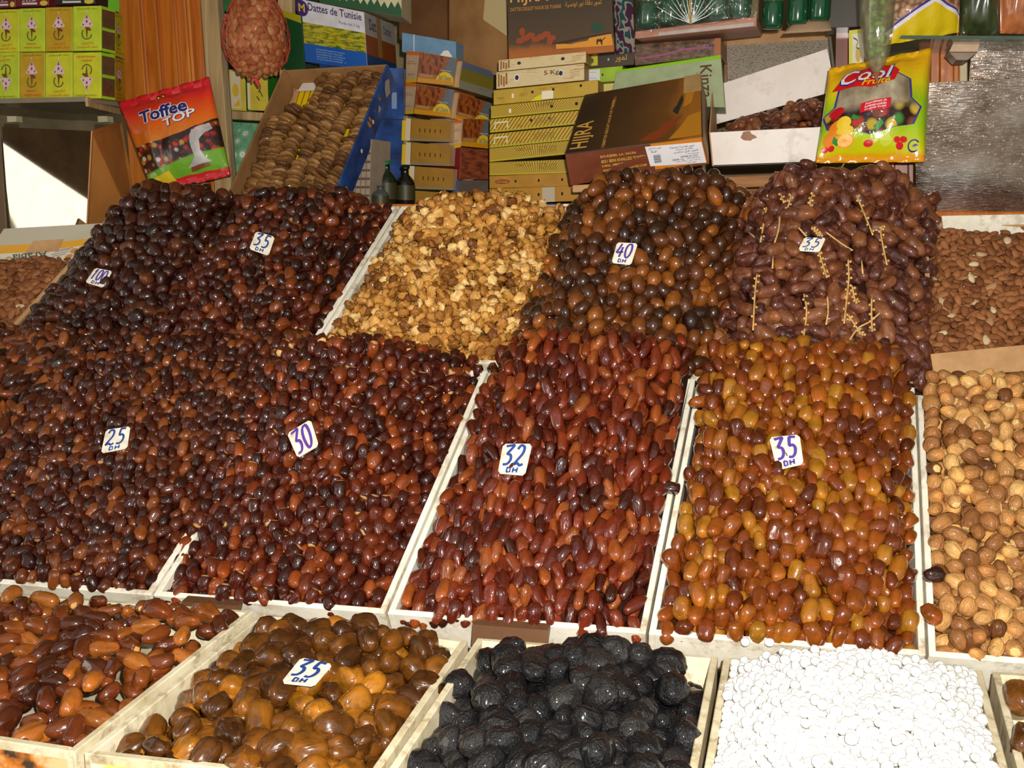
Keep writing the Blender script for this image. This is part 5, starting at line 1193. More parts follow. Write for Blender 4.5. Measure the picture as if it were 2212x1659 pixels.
# ------------------------------------------------------------------ fruit shapes
def fruit_geo(kind, Ln, R, seed, ns=14, nr=9):
    """vertices (local z = length, stalk end up), polygons and a uv for each corner"""
    g = np.random.default_rng(seed)
    ph = g.uniform(0, 6.28, 8)
    th = np.arange(ns) * 2 * pi / ns
    V = []
    tt = -np.cos(np.linspace(0, pi, nr + 2))[1:-1]
    bend = g.uniform(-.07, .07); wk = g.choice([.7, 1.0, 1.9])
    for t in tt:
        x = np.ones(ns)
        if kind == 'date':
            r = (1 - abs(t) ** 3.0) ** .52 * (1 + .07 * t)
            x = 1 + wk * (.05 * np.sin(3 * th + ph[0] + 1.5 * t) + .055 * np.sin(5 * th + ph[1] - 2 * t) + .05 * np.sin(2 * th + ph[2]) * t + .03 * np.sin(4 * t + ph[6]))
            z = t * Ln / 2 * (1 - .06 * (t > .9))
        elif kind == 'dry':
            r = (1 - abs(t) ** 2.3) ** .55 * (1 + .12 * t)
            x = 1 + .06 * np.sin(6 * th + ph[0] + t) + .05 * np.sin(9 * th + ph[1]) + .05 * np.sin(2 * th + ph[2])
            z = t * Ln / 2
        elif kind == 'smooth':
            r = (1 - abs(t) ** 2.2) ** .52 * (1 + .06 * t)
            x = 1 + .02 * np.sin(3 * th + ph[0]) + .03 * np.sin(2 * th + ph[1])
            z = t * Ln / 2
        elif kind == 'prune':
            r = (1 - t * t) ** .45
            x = 1 + .10 * np.sin(3 * th + ph[0] + 2 * t) * np.cos(2 * t + ph[3]) + .05 * np.sin(7 * th + ph[1] - 4 * t) + .035 * np.sin(11 * th + ph[2] + 6 * t)
            z = t * Ln / 2
        elif kind == 'walnut':
            r = (1 - t * t) ** .42
            x = 1 + .22 * np.sin(3 * th + ph[0] + 2.5 * np.sin(4 * t + ph[4])) + .17 * np.sin(5 * th + ph[1] + 5 * t) + .12 * np.sin(8 * th + ph[2] - 7 * t)
            z = t * Ln / 2
        elif kind == 'almond':
            r = (1 - t * t) ** .45 * (1 - .30 * t)
            z = t * Ln / 2
        elif kind == 'ball':
            r = (1 - t * t) ** .5
            x = 1 + .05 * np.sin(3 * th + ph[0] + 2 * t) + .03 * np.sin(5 * th + ph[1])
            z = t * Ln / 2
        elif kind == 'fig':
            r = (1 - abs(t) ** 3) ** .4
            x = 1 + .06 * np.sin(3 * th + ph[0]) + .05 * np.sin(7 * th + ph[1]) + .03 * np.sin(11 * th + ph[2])
            z = t * Ln / 2
        fl = {'almond': .62, 'walnut': .62, 'prune': .8}.get(kind, 1.0)
        V.append(np.stack([r * R * x * np.cos(th) + bend * Ln * (1 - t * t), r * R * x * np.sin(th) * fl, np.full(ns, z) + R * .10 * (1 - t * t) * np.sin(2 * th + ph[5])], 1))
    tip = .92 if kind in ('date', 'dry') else .8 if kind == 'fig' else 1.0
    V = np.concatenate(V + [np.array([[0, 0, -Ln / 2]]), np.array([[0, 0, Ln / 2 * tip]])])
    F_, UV = [], []
    for i in range(nr - 1):
        for j in range(ns):
            k, k2 = i * ns + j, i * ns + (j + 1) % ns
            F_.append((k, k2, k2 + ns, k + ns))
            UV += [(j / ns, (i + .5) / nr), ((j + 1) / ns, (i + .5) / nr), ((j + 1) / ns, (i + 1.5) / nr), (j / ns, (i + 1.5) / nr)]
    s, e = nr * ns, nr * ns + 1
    for j in range(ns):
        F_.append(((j + 1) % ns, j, s)); UV += [((j + 1) / ns, .5 / nr), (j / ns, .5 / nr), (j / ns, 0)]
        k = (nr - 1) * ns
        F_.append((k + j, k + (j + 1) % ns, e)); UV += [(j / ns, 1 - .5 / nr), ((j + 1) / ns, 1 - .5 / nr), (j / ns, 1)]
    return V.astype(np.float32), F_, np.array(UV, np.float32)
def geo_mesh(name, geo, mat):
    me = bpy.data.meshes.new(name)
    me.from_pydata(geo[0].tolist(), [], geo[1])
    me.uv_layers.new(name='UVMap').data.foreach_set('uv', geo[2].ravel())
    me.polygons.foreach_set('use_smooth', [True] * len(me.polygons))
    me.materials.append(mat)
    return me
def joined(name, geos, which, mats, core, mat, coremat):
    """many pieces as one mesh (mats: 4x4 world matrices), over a core surface"""
    Vs, sizes, idx, UVs, mi, n = [], [], [], [], [], 0
    for g in range(len(geos)):
        sel = np.where(which == g)[0]
        if not len(sel): continue
        V, F_, UV = geos[g]
        A = np.stack([mats[k] for k in sel])
        P = np.einsum('kij,vj->kvi', A[:, :3, :3], V) + A[:, None, :3, 3]
        sz = np.array([len(f) for f in F_]); fi = np.concatenate([np.array(f) for f in F_])
        for k in range(len(sel)): pass
        Vs.append(P.reshape(-1, 3)); m = len(sel)
        sizes.append(np.tile(sz, m)); idx.append((fi[None] + (np.arange(m) * len(V))[:, None]).ravel() + n)
        UVs.append(np.tile(UV, (m, 1))); mi.append(np.zeros(m * len(sz), int)); n += m * len(V)
    if core is not None:
        cv, cf = core
        Vs.append(cv); sizes.append(np.full(len(cf), 4)); idx.append(np.array(cf).ravel() + n)
        UVs.append(np.zeros((len(cf) * 4, 2))); mi.append(np.ones(len(cf), int))
    V = np.concatenate(Vs); sz = np.concatenate(sizes); ix = np.concatenate(idx); uv = np.concatenate(UVs); mi = np.concatenate(mi)
    c = V.mean(0); V = V - c
    me = bpy.data.meshes.new(name)
    me.vertices.add(len(V)); me.vertices.foreach_set('co', V.astype(np.float32).ravel())
    me.loops.add(len(ix)); me.loops.foreach_set('vertex_index', ix.astype(np.int32))
    me.polygons.add(len(sz)); me.polygons.foreach_set('loop_start', np.concatenate([[0], np.cumsum(sz)[:-1]]).astype(np.int32))
    me.polygons.foreach_set('loop_total', sz.astype(np.int32))
    me.materials.append(mat); me.materials.append(coremat)
    me.polygons.foreach_set('material_index', mi.astype(np.int32))
    me.polygons.foreach_set('use_smooth', np.ones(len(sz), bool))
    me.uv_layers.new(name='UVMap').data.foreach_set('uv', uv.astype(np.float32).ravel())
    me.update(calc_edges=True); me.validate()
    o = bpy.data.objects.new(name, me); COL.objects.link(o); o.location = c
    return o

def spread_points(w, l, sa, sb, rng, it=22, dens=1.0):
    """evenly spread points on a w x l sheet with different spacing along the two ways"""
    X, Y = w / sa, l / sb
    n = int(X * Y * 1.12 * dens)
    p = rng.uniform(0, 1, (n, 2)).astype(np.float32) * np.array([X, Y], np.float32)
    for k in range(it):
        o = np.argsort(p[:, 1]); p = p[o]
        nb = max(24, int(X * 3.2))
        mv = np.zeros_like(p)
        for s in range(1, min(nb, n - 1)):
            d = p[s:] - p[:-s]; r = np.sqrt((d * d).sum(1)) + 1e-6
            f = np.clip(1.02 - r, 0, None) / r * .32
            mv[s:] += d * f[:, None]; mv[:-s] -= d * f[:, None]
        p += np.clip(mv, -.35, .35)
        p[:, 0] = np.clip(p[:, 0], .02 * X, .98 * X); p[:, 1] = np.clip(p[:, 1], .01 * Y, .99 * Y)
    return p / np.array([X, Y], np.float32)

def rot_from(ax, roll):
    """rotation matrices whose local z is ax"""
    ref = np.where(np.abs(ax[:, 2:3]) < .9, np.array([[0, 0, 1.]]), np.array([[1., 0, 0]]))
    a = np.cross(ref, ax); a /= np.linalg.norm(a, axis=1, keepdims=True)
    c = np.cross(ax, a)
    x = a * np.cos(roll)[:, None] + c * np.sin(roll)[:, None]
    y = np.cross(ax, x)
    return np.stack([x, y, ax], 2)

def orient(hp, uv, phi_s, tau0, tau_s, rng, flatlie=False):
    a, c, n = hp.frame(uv[:, 0], uv[:, 1])
    k = len(uv)
    ph = rng.normal(0, phi_s, k) if phi_s < 3 else rng.uniform(-pi, pi, k)
    flip = np.where(rng.uniform(0, 1, k) < .22, -1.0, 1.0)
    ta = rng.normal(tau0, tau_s, k)
    ax = (c * np.cos(ph)[:, None] + a * np.sin(ph)[:, None]) * np.cos(ta)[:, None] + n * np.sin(ta)[:, None]
    ax *= flip[:, None]
    if not flatlie: return rot_from(ax, rng.uniform(0, 6.28, k)), n
    z = ax; y = n - z * (n * z).sum(1, keepdims=True); y /= np.linalg.norm(y, axis=1, keepdims=True)
    return np.stack([np.cross(y, z), y, z], 2), n

def px_of(P):
    v = P - np.array(CAM)
    z = v @ np.array(FWD)
    return W / 2 + FPX * (v @ np.array(RGT)) / z, H / 2 - FPX * (v @ np.array(UPV)) / z, z

MESHES = {}
def fill(key, kind, name, label, cat, group, Ln, R, mat, coremat, sa, sb, phi, tau0=-.25, tau_s=.3, layers=2, most=300, stuff_name=None, stuff_label=None,
         ns=14, nr=9, jit=.25, dens=1.0, flatlie=False, core=True, sink=0.0, step=1.0, keep=None, rest=(10, 6), low=1.3):
    hp = HEAPS[key]; rng = np.random.default_rng(abs(hash(key)) % 1000 if False else sum(map(ord, key)) * 7 + 1)
    geos = [fruit_geo(kind, Ln * s, R * q, 100 * k + 5, ns, nr) for k, (s, q) in enumerate(((1, 1), (1.06, .95), (.93, 1.02), (1.0, .92), (.9, .95), (1.03, 1.05)))]
    lows = [fruit_geo(kind, Ln * s, R * q, 100 * k + 5, rest[0], rest[1]) for k, (s, q) in enumerate(((1, 1), (1.06, .95), (.93, 1.02), (1.0, .92), (.9, .95), (1.03, 1.05)))]
    tops, rest_m = [], []
    for layer in range(layers):
        uv = spread_points(hp.w, hp.l, sa, sb, rng, 20 if layer == 0 else 10, dens if layer == 0 else low)
        Rm, n = orient(hp, uv, phi, tau0, tau_s, rng, flatlie)
        k = len(uv)
        off = rng.normal(0, jit * R, k) - layer * R * 1.15 * step - sink
        P = hp.pos(uv[:, 0], uv[:, 1]) + n * off[:, None]
        if keep is not None:
            ok = keep(P, *px_of(P), layer); P, Rm = P[ok], Rm[ok]; k = len(P)
        sc = rng.uniform(.8, 1.16, k)
        M4 = np.zeros((k, 4, 4)); M4[:, :3, :3] = Rm * sc[:, None, None]; M4[:, :3, 3] = P; M4[:, 3, 3] = 1
        w = rng.integers(0, len(geos), k)
        if layer == 0:
            x, y, z = px_of(P)
            inside = (x > -15) & (x < W + 15) & (y > -15) & (y < H + 15)
            order = np.argsort(np.where(inside, z, 99 + z))
            pick = [i for i in order[:most] if inside[i]]
            sel = set(pick)
            tops = [(M4[i], int(w[i])) for i in pick]
            rest_m += [(M4[i], int(w[i])) for i in range(k) if i not in sel]
        else:
            x, y, z = px_of(P)
            rest_m += [(M4[i], int(w[i])) for i in range(k) if -150 < x[i] < W + 150 and y[i] < H + 150]
    meshes = MESHES[name] = [geo_mesh(name, g, mat) for g in geos]
    for M, w in tops:
        o = bpy.data.objects.new(name, meshes[w]); COL.objects.link(o)
        o.matrix_world = Matrix(M.tolist())
        tag(o, label, cat, group)
    cr = None
    if core:
        nu, nv = 22, 28
        uu, vv = np.meshgrid(np.linspace(0, 1, nu + 1), np.linspace(0, 1, nv + 1))
        cv = hp.pos(uu.ravel(), vv.ravel(), -(R * (1.15 * step * layers - .1) + sink))
        cf = [(j * (nu + 1) + i, j * (nu + 1) + i + 1, (j + 1) * (nu + 1) + i + 1, (j + 1) * (nu + 1) + i) for j in range(nv) for i in range(nu)]
        cr = (cv, cf)
    if rest_m or cr:
        so = joined(stuff_name or name + '_heap', lows, np.array([w for _, w in rest_m], int), [m for m, _ in rest_m], cr, mat, coremat)
        tag(so, stuff_label, cat, None, 'stuff')
    return meshes

DARKC = plain(40, 18, 11, .6, .2, .3)
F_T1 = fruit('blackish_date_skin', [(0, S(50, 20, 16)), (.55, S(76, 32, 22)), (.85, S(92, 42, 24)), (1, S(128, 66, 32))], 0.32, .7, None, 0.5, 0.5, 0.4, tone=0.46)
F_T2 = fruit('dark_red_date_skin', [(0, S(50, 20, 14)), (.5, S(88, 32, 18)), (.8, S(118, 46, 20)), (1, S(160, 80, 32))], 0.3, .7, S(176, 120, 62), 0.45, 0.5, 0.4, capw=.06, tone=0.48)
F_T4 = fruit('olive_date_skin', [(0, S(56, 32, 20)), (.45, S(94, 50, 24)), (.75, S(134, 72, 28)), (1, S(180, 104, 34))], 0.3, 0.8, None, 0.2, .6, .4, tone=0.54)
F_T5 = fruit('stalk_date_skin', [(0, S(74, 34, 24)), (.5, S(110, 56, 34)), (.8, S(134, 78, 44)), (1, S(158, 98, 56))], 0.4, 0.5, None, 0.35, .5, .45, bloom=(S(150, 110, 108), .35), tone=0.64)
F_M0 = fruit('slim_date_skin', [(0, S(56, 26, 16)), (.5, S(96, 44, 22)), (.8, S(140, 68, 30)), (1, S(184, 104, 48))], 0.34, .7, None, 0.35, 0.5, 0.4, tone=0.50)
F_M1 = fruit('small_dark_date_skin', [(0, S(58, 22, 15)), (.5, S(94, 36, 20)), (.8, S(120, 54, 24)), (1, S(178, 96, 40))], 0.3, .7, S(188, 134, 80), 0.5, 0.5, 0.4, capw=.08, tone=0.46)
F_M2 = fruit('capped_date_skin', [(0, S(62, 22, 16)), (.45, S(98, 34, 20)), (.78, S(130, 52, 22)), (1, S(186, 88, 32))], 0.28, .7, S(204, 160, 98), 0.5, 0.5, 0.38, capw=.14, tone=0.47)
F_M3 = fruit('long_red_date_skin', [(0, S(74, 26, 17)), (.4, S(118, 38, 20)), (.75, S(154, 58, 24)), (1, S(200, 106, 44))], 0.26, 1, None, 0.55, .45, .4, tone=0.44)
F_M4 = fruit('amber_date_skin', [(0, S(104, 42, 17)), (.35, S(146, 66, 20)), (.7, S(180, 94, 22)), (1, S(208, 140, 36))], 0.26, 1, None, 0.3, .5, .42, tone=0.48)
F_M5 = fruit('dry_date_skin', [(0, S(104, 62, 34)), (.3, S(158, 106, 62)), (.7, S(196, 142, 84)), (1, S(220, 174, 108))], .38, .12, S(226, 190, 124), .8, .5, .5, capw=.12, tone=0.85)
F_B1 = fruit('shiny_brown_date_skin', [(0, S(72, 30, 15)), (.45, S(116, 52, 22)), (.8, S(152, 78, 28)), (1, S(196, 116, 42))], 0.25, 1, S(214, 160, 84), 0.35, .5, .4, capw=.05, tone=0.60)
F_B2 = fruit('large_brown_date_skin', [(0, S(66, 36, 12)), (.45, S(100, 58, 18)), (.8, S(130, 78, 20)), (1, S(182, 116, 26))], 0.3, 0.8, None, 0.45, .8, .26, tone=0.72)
F_PR = fruit('prune_skin', [(0, S(16, 16, 18)), (.6, S(26, 25, 27)), (1, S(42, 40, 40))], .36, .5, None, 1.2, .5, .5, fine=.5, tip=0)
F_WN = fruit('walnut_kernel', [(0, S(110, 62, 24)), (.3, S(176, 118, 50)), (.7, S(210, 154, 76)), (1, S(238, 200, 130))], .4, .3, None, .7, .5, .42, fine=.15, tone=1.00, tip=0)
F_AL = fruit('almond_skin', [(0, S(126, 76, 44)), (.5, S(160, 102, 62)), (.94, S(178, 118, 74)), (.97, S(230, 204, 160)), (1, S(236, 214, 176))], .7, 0, None, .5, .3, .6, tone=0.80, tip=0)
F_SU = fruit('sugar_coat', [(0, S(206, 205, 202)), (1, S(226, 226, 224))], .55, .1, None, .25, 0.0, tip=0)
WNC = plain(96, 60, 30, .6, .3, .3); ALC = plain(110, 66, 38, .7, .2, .2); SUC = plain(190, 176, 160, .7, .2, .1); PRC = plain(14, 13, 14, .5, .3, .1)

def drop(px0, px1, py0, py1):
    return lambda P, x, y, z, l: ~((x > px0) & (x < px1) & (y > py0) & (y < py1))
D = 'date'
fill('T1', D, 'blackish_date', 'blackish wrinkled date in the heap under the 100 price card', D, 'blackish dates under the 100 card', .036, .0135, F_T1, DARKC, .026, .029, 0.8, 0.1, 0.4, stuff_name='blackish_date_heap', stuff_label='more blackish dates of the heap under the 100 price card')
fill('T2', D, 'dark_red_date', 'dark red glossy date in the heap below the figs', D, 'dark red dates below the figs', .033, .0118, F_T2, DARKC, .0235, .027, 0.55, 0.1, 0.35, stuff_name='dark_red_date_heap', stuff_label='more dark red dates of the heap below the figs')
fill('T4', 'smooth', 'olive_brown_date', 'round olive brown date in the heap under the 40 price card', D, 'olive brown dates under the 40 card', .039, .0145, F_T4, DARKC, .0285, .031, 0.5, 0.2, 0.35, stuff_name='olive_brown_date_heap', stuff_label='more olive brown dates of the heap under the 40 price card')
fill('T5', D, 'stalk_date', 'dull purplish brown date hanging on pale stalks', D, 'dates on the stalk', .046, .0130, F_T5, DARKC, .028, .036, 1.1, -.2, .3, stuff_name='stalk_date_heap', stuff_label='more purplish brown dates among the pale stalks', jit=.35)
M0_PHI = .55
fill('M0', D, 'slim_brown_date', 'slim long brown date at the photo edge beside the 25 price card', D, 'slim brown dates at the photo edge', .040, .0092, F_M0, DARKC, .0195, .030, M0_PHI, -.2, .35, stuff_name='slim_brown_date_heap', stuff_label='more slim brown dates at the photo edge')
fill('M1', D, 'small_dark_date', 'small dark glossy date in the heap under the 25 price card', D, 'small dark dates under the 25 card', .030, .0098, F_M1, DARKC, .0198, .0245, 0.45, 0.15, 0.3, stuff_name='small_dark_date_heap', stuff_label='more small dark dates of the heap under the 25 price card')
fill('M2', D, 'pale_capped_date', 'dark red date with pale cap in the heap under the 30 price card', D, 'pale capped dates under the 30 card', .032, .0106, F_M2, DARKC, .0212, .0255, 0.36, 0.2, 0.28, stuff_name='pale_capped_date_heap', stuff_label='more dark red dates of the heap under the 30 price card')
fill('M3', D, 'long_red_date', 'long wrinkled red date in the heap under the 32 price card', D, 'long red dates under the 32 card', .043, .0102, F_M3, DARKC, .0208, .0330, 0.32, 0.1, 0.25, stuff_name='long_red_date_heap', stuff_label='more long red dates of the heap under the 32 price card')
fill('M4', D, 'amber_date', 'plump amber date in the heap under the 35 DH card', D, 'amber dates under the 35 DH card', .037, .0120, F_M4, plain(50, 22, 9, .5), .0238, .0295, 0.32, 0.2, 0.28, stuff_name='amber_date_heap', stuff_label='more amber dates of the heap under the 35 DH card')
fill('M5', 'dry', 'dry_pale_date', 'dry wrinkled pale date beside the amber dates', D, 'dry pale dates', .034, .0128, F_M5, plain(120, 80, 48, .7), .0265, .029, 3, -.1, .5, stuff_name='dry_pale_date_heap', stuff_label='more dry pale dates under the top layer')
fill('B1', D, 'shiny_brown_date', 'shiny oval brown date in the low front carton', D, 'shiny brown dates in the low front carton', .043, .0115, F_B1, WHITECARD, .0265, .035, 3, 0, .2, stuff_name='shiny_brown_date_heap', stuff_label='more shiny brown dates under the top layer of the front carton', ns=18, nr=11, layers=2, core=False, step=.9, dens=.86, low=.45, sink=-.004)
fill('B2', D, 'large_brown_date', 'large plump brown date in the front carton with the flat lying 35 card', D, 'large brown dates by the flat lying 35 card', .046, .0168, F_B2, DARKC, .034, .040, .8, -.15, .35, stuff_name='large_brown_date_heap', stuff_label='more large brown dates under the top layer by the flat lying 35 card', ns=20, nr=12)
fill('B3', 'prune', 'black_prune', 'black wrinkled prune in the heap at the front', 'prune', 'black prunes', .046, .0210, F_PR, PRC, .0335, .036, 3, 0, .5, stuff_name='black_prune_heap', stuff_label='more black prunes under the top layer', ns=28, nr=16, jit=.35, rest=(20, 12))
fill('B4', 'ball', 'sugared_chickpea', 'white sugar coated chickpea in the front heap', 'sweet', 'white sugared chickpeas', .0135, .0066, F_SU, SUC, .0128, .0128, 3, 0, 1, stuff_name='sugared_chickpea_heap', stuff_label='more white sugar coated chickpeas of the front heap', ns=12, nr=8, rest=(10, 7), jit=.4)
fill('T3', 'walnut', 'walnut_kernel', 'broken golden walnut kernel in the walnut heap', 'walnut', 'shelled walnuts', .025, .0112, F_WN, WNC, .0185, .0195, 3, 0, .9, stuff_name='walnut_kernel_heap', stuff_label='more broken walnut kernels of the golden heap', ns=16, nr=10, rest=(14, 8), jit=.45)
fill('T6', 'almond', 'brown_almond', 'brown almond in the carton below the scratched steel sheet', 'almond', 'almonds below the steel sheet', .024, .0072, F_AL, ALC, .0165, .0185, 3, 0, .25, stuff_name='brown_almond_heap', stuff_label='more brown almonds below the scratched steel sheet', ns=12, nr=7, flatlie=True, rest=(10, 6), jit=.3)
fill('T0', 'almond', 'reddish_almond', 'reddish almond in the carton before the white glare mirror', 'almond', 'almonds before the mirror', .024, .0072, F_AL, ALC, .0165, .0185, 3, 0, .25, stuff_name='reddish_almond_heap', stuff_label='more reddish almonds before the white glare mirror', ns=12, nr=7, flatlie=True, rest=(10, 6), jit=.3)

# ------------------------------------------------------------------ dates in the white tray, figs, nuts in the net, stalks
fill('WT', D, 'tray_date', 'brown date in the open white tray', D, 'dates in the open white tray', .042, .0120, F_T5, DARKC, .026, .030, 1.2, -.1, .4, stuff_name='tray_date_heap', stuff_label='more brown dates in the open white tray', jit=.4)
F_FG = fruit('dried_fig_skin', [(0, S(104, 66, 36)), (.4, S(142, 96, 52)), (.8, S(172, 122, 68)), (1, S(186, 138, 80))], .42, .2, None, .4, .6, .35, tone=.66, tip=0)
gf = [geo_mesh('dried_fig', fruit_geo('fig', .0135 * s, .0215 * r_, 40 + k, 20, 8), F_FG) for k, (s, r_) in enumerate(((1, 1), (1.15, .95), (.85, 1.05), (1.0, .9), (1.1, 1.06)))]
rg = random.Random(5)
Lf = (FD - FA).length; Wf = (FB - FA).length
count = 0
for cidx in range(7):
    u = .085 + cidx * .139
    v = .015 + .02 * rg.random()
    while v < (.62 if cidx < 1 else .74 if cidx < 2 else 1.0):
        w_ = u + .035 * sin(6 * v + cidx * 1.7) + .012 * rg.uniform(-1, 1)
        hgt = -.028 + .012 * rg.random() + .016 * sin(pi * v)
        p = FQ.base(min(max(w_, .06), .95), v) + FN * hgt
        t_ = (FQ.base(w_ + .02 * cos(6 * v + cidx), v + .05) - FQ.base(w_, v)).normalized()
        ax_ = (t_ + U_ * rg.uniform(-.16, .16) + FN * rg.uniform(-.1, .25)).normalized()
        R3 = rot_from(np.array([ax_]), np.array([rg.uniform(0, 6.28)]))[0]
        o = bpy.data.objects.new('dried_fig', gf[rg.randrange(5)]); COL.objects.link(o)
        M_ = Matrix(R3.tolist()).to_4x4() @ Matrix.Scale(rg.uniform(.88, 1.1), 4); M_.translation = p; o.matrix_world = M_
        tag(o, 'dried brown fig threaded on a string in the tilted blue carton', 'fig', 'dried figs on strings'); count += 1
        v += rg.uniform(.0095, .0125) / Lf
F_NT = fruit('pale_almond_skin', [(0, S(160, 92, 52)), (.5, S(190, 118, 68)), (1, S(206, 146, 96))], .5, .1, None, .5, .4, .6, tone=.72, tip=0)
gn = [geo_mesh('net_almond', fruit_geo('almond', .030 * s, .0105, 60 + k, 14, 8), F_NT) for k, s in enumerate((1, .9, 1.08, .95))]
pr2 = [(r * .93, h) for r, h in prof]
for (rr, hh), nxt in zip(pr2[1:-2], pr2[2:-1]):
    for sub in (0, .5):
        r1 = rr + (nxt[0] - rr) * sub; h1 = hh + (nxt[1] - hh) * sub
        n_ = max(5, int(2 * pi * r1 / .021))
        for k in range(n_):
            a = 2 * pi * (k + sub) / n_ + rg.uniform(-.1, .1)
            if sin(a) > .45: continue
            p = nc + Vector((r1 * .9 * cos(a), r1 * .9 * sin(a), h1))
            nrm = Vector((cos(a), sin(a), 0)); z_ = (Vector((-sin(a), cos(a), 0)) * cos(k * 1.9) + Vector((0, 0, 1)) * sin(k * 1.9)).normalized(); x_ = nrm.cross(z_)
            M_ = Matrix((x_, nrm, z_)).transposed().to_4x4(); M_.translation = p
            o = bpy.data.objects.new('net_almond', gn[rg.randrange(4)]); COL.objects.link(o); o.matrix_world = M_
            tag(o, 'pale almond inside the hanging red net', 'almond', 'almonds in the hanging net')
m = MB(); m.lathe(nc, [(max(r - .02, 0), h) for r, h in prof[:-1]] + [(0, .15)], 20); o = m.build('net_filling', plain(150, 92, 54, .6, .3, .3, 60), nb, smooth=True)

STALK = wood('pale_stalk', S(176, 130, 70), S(222, 186, 120), 8.0, (1, 1, 1), .6)
hp5 = HEAPS['T5']
ST = [[(268, 175), (230, 330), (175, 635)], [(470, 70), (448, 140)], [(415, 215), (400, 300), (365, 420)], [(560, 145), (570, 250), (545, 340), (565, 430)], [(805, 35), (765, 130), (800, 250)], [(860, 210), (925, 360), (1015, 580)],
      [(405, 465), (520, 590)], [(660, 555), (790, 650), (865, 695)], [(1085, 510), (1075, 580), (1120, 805)], [(610, 700), (640, 800), (670, 900)], [(320, 440), (310, 540), (280, 640)], [(150, 870), (135, 1000), (120, 1290)], [(500, 1020), (520, 1160), (490, 1380)],
      [(675, 1040), (680, 1150), (665, 1250)], [(830, 760), (835, 900), (820, 1050), (800, 1240)], [(830, 1175), (900, 1280), (940, 1330)], [(1115, 1115), (1000, 1220), (900, 1280), (820, 1400)], [(1005, 1050), (1005, 1200), (1010, 1300)], [(1145, 985), (1165, 1090)], [(1180, 1020), (1205, 1110)],
      [(860, 960), (880, 1060), (915, 1090)], [(290, 210), (320, 260), (350, 340)], [(270, 735), (265, 830)], [(930, 770), (940, 870)], [(560, 520), (600, 560), (620, 590)], [(70, 545), (150, 610)]]
for i, L in enumerate(ST):
    fine = smooth_line([(1592 + x * .2893, 340 + y * .2893) for x, y in L], 5)
    pts_ = [hp5.hit(x, y, .014) for x, y in fine]
    so2 = empty('date_stalk', pts_[0], 'pale dry date stalk lying on the stalk dates', 'stalk', 'pale stalks on the stalk dates')
    m = MB(); m.tube(pts_, .0017, 6); m.build('strand', STALK, so2, smooth=True)
    if i % 3 != 1:
        for k in range(1, len(pts_) - 1, 2 if len(pts_) < 8 else 1):
            p = pts_[k]; sgn = 1 if k % 2 else -1; m = MB()
            c_ = p + RGT * sgn * .0036 - FWD * .002; m.lathe(c_, [(0, -.0022), (.0026, -.0008), (.0026, .0008), (0, .0022)], 7, (rg.uniform(-1, 1), -1, .3))
            m.build('flower_cap', STALK, so2, smooth=True)

# ------------------------------------------------------------------ hand written price cards
DIG = {'0': [[(.5, 1), (.2, .85), (.08, .5), (.18, .12), (.45, 0), (.75, .2), (.86, .6), (.74, .92), (.5, 1)]], '1': [[(.25, .72), (.55, 1), (.42, .5), (.32, 0)]],
       '2': [[(.15, .8), (.4, 1), (.75, .9), (.7, .6), (.35, .3), (.05, .04), (.35, .1), (.6, .0), (.9, .08)]], '3': [[(.1, .95), (.45, .98), (.85, 1), (.55, .74), (.35, .56), (.65, .5), (.74, .28), (.5, .05), (.05, .0)]],
       '4': [[(.5, 1), (.28, .65), (.05, .34), (.45, .36), (.9, .4)], [(.72, .75), (.62, .4), (.5, 0)]], '5': [[(.95, .98), (.6, 1), (.4, .97), (.32, .58), (.6, .6), (.8, .42), (.7, .15), (.4, .0), (.05, .04)]]}
BLUEI, VIOI, PINKI = ink(36, 62, 132, .5), ink(74, 52, 140, .5), ink(186, 84, 176, .5)
CARDM = cardboard('price_card', S(206, 200, 180), S(228, 224, 210), S(176, 156, 120), .55, 40.0)
def card(hk, cor, txt, mt, label, dh=True, lean=.5, off=.016, second=None):
    hp = HEAPS[hk]; cx = sum(c[0] for c in cor) / 4; cy = sum(c[1] for c in cor) / 4
    c0 = hp.hit(cx, cy + 6, off); n = (Vector(hp.n) * (1 - lean) + (CAM - c0).normalized() * lean).normalized()
    tl, tr, br, bl = [on_plane(x, y, c0, n) for x, y in cor]
    q = Quad(bl, br, tr, tl)
    o = empty('price_card', c0, label, 'price card', 'price cards')
    ch = .09; out = [(ch, 0), (1 - ch, 0), (1, ch), (1, 1 - ch), (1 - ch, 1), (ch, 1), (0, 1 - ch), (0, ch)]
    vs = [q.p(u, v, .0008) for u, v in out] + [q.p(u, v, -.0008) for u, v in out]
    cd_ = mesh_obj('card', vs, [tuple(range(8)), tuple(range(15, 7, -1))] + [(i, i + 8, (i + 1) % 8 + 8, (i + 1) % 8) for i in range(8)], CARDM, o)
    n_ = len(txt); w = .80 / n_; asp = (br - bl).length / (tl - bl).length
    v0 = .30 if dh else .12
    lines = [[(.1 + k * w + x * w * .9, v0 + y * (.94 - v0)) for x, y in L] for k, chr_ in enumerate(txt) for L in DIG[chr_]]
    if second: strokes(cd_, 'ink_shadow', q, [[(x - .03, y - .02) for x, y in L] for L in lines], .035, second, .0013, asp)
    strokes(cd_, 'written_number', q, lines, .042, mt, .0018, asp)
    if dh: strokes(cd_, 'written_mark', q, [[(.30, .06), (.31, .22)], [(.30, .22), (.42, .19), (.42, .08), (.30, .06)], [(.52, .06), (.53, .22)], [(.66, .07), (.67, .23)], [(.52, .14), (.66, .15)]], .026, mt, .0018, asp, smooth=False)
card('T1', [(206, 579), (243, 586), (223, 622), (184, 610)], '100', VIOI, 'slanting price card marked 100 on the blackish dates', True)
card('T2', [(553, 500), (594, 512), (580, 553), (538, 538)], '35', BLUEI, 'price card marked 35 on the dark red dates below the figs')
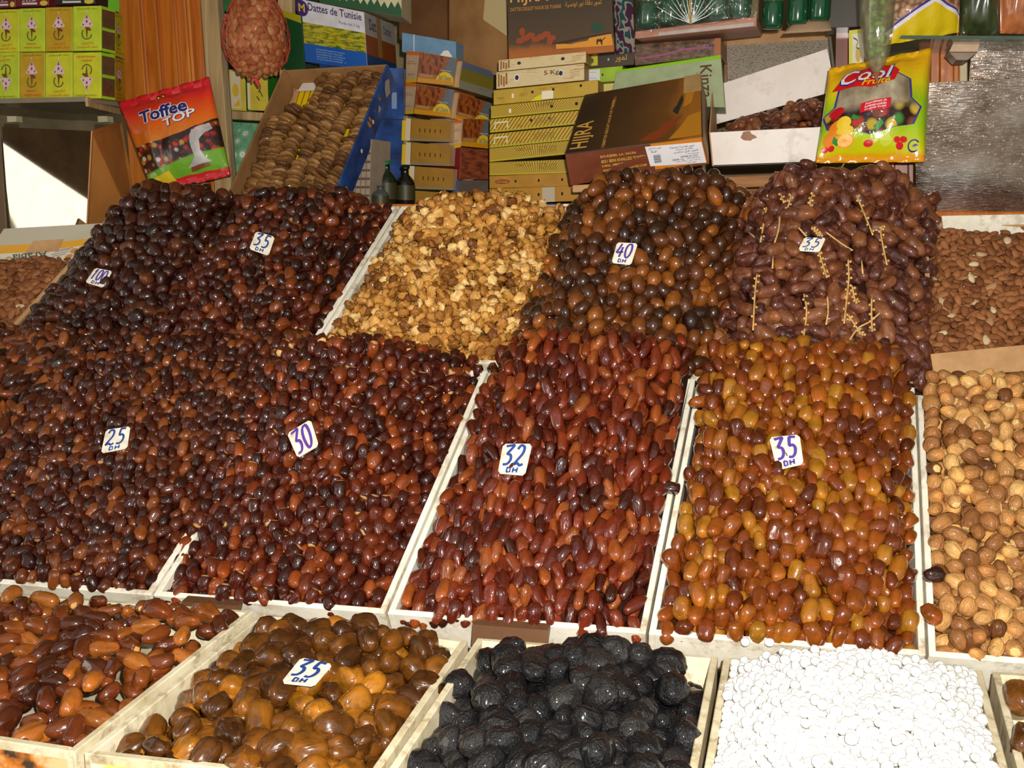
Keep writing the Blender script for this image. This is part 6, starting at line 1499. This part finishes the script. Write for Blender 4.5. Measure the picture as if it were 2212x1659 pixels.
card('T4', [(1333, 524), (1378, 526), (1363, 573), (1321, 568)], '40', VIOI, 'price card marked 40 on the olive brown dates')
card('T5', [(1738, 513), (1784, 514), (1770, 545), (1723, 542)], '35', BLUEI, 'grubby price card marked 35 among the pale stalks', off=.02)
card('M1', [(229, 929), (282, 921), (275, 969), (218, 980)], '25', BLUEI, 'price card marked 25 on the small dark dates')
card('M2', [(620, 937), (671, 906), (689, 963), (643, 990)], '30', VIOI, 'tilted price card marked 30 with pink smears', False, second=PINKI)
card('M3', [(1087, 959), (1150, 959), (1134, 1028), (1075, 1023)], '32', BLUEI, 'price card marked 32 on the long red dates')
card('M4', [(1661, 945), (1727, 939), (1736, 1003), (1679, 1016)], '35', VIOI, 'price card marked 35 DH on the amber dates')
card('B2', [(651, 1421), (719, 1436), (678, 1483), (607, 1475)], '35', BLUEI, 'flat lying price card marked 35 on the large brown dates', lean=.15, off=.024)
# print on the front of the low carton, upside down
qf = Quad(ztop(163, 1629) + Vector((0, -.002, -.07)), ztop(-395, 1545) + Vector((0, -.002, -.07)), ztop(-395, 1545) + Vector((0, -.002, 0)), ztop(163, 1629) + Vector((0, -.002, 0)))
lettering(TRAYS['B1'], qf, 'E-mail : fruits.center@gnet', .22, .30, .40, .46, ink(232, 220, 196), rot=180, off=.002); lettering(TRAYS['B1'], qf, '(00) 71 76 83 04 / 77', .22, .52, .40, .68, ink(232, 220, 196), rot=180, off=.002)
# ------------------------------------------------------------------ strays on the rims
def stray(name, hk, px, py, ax2, off, label, cat, var=0, sc=1.0):
    """one more piece lying on the rim: seen at (px, py), long axis ax2 (right, up) in the carton's plane"""
    hp = HEAPS[hk]; n = Vector(hp.n); p = on_plane(px, py, Vector(hp.c[0]) + n * off, n)
    U = (Vector(hp.c[1]) - Vector(hp.c[0])).normalized(); V = n.cross(U); z = (U * ax2[0] + V * ax2[1]).normalized()
    M_ = Matrix((z.cross(n) * -1, n, z)).transposed(); 
    o = bpy.data.objects.new(name, MESHES[name][var]); COL.objects.link(o); M4_ = M_.to_4x4() @ Matrix.Scale(sc, 4); M4_.translation = p; o.matrix_world = M4_
    tag(o, label, cat)
stray('long_red_date', 'M3', 1445, 1052, (1, -.2), .016, 'red date lying across the white rim beside the amber heap', D, 2)
stray('amber_date', 'M4', 1512, 868, (1, .25), .03, 'amber date lying on the corner where four cartons meet', D, 1)
stray('amber_date', 'M4', 1528, 842, (1, -.15), .034, 'second amber date lying over the corner of the rims', D, 0)
stray('amber_date', 'M5', 2012, 1327, (-.5, 1), .014, 'amber date tumbled over the rim towards the dry pale dates', D, 2)
stray('blackish_date', 'M5', 2018, 1240, (1, .3), .014, 'nearly black date lying among the dry pale dates by the rim', D, 3, .9)
stray('sugared_chickpea', 'M4', 1610, 1386, (1, 0), .008, 'single white sugared chickpea on the rim under the amber dates', 'sweet')
stray('sugared_chickpea', 'M4', 1662, 1388, (1, 0), .008, 'single white sugared chickpea on the rim, nearer the white heap', 'sweet', 1)
for i, (x, y) in enumerate(((628, 742), (612, 765), (640, 728))): stray('walnut_kernel', 'M2', x, y, (1, .3 * i), .06, 'walnut piece fallen onto the dark dates, %s' % ('largest of three', 'lowest of three', 'highest of three')[i], 'walnut', i, 1.5 - .3 * i)
for i, (x, y) in enumerate(((1043, 1415), (1058, 1410), (1066, 1422), (1052, 1428))): stray('brown_almond', 'B3', x, y, (1, .5 - .4 * i), -.004, 'brown almond in the corner of the prune carton', 'almond', i % 4)
for o in [x for x in COL.objects if x.get('label') == 'brown almond in the corner of the prune carton']: o['group'] = 'almonds among the prunes'
stray('large_brown_date', 'B5', 2205, 1508, (.3, 1), .012, 'large brown date at the photo edge beside the white chickpeas', D, 1, 1.2)
stray('large_brown_date', 'B5', 2212, 1602, (.6, 1), .004, 'second brown date at the very photo edge near the bottom corner', D, 3, 1.15)
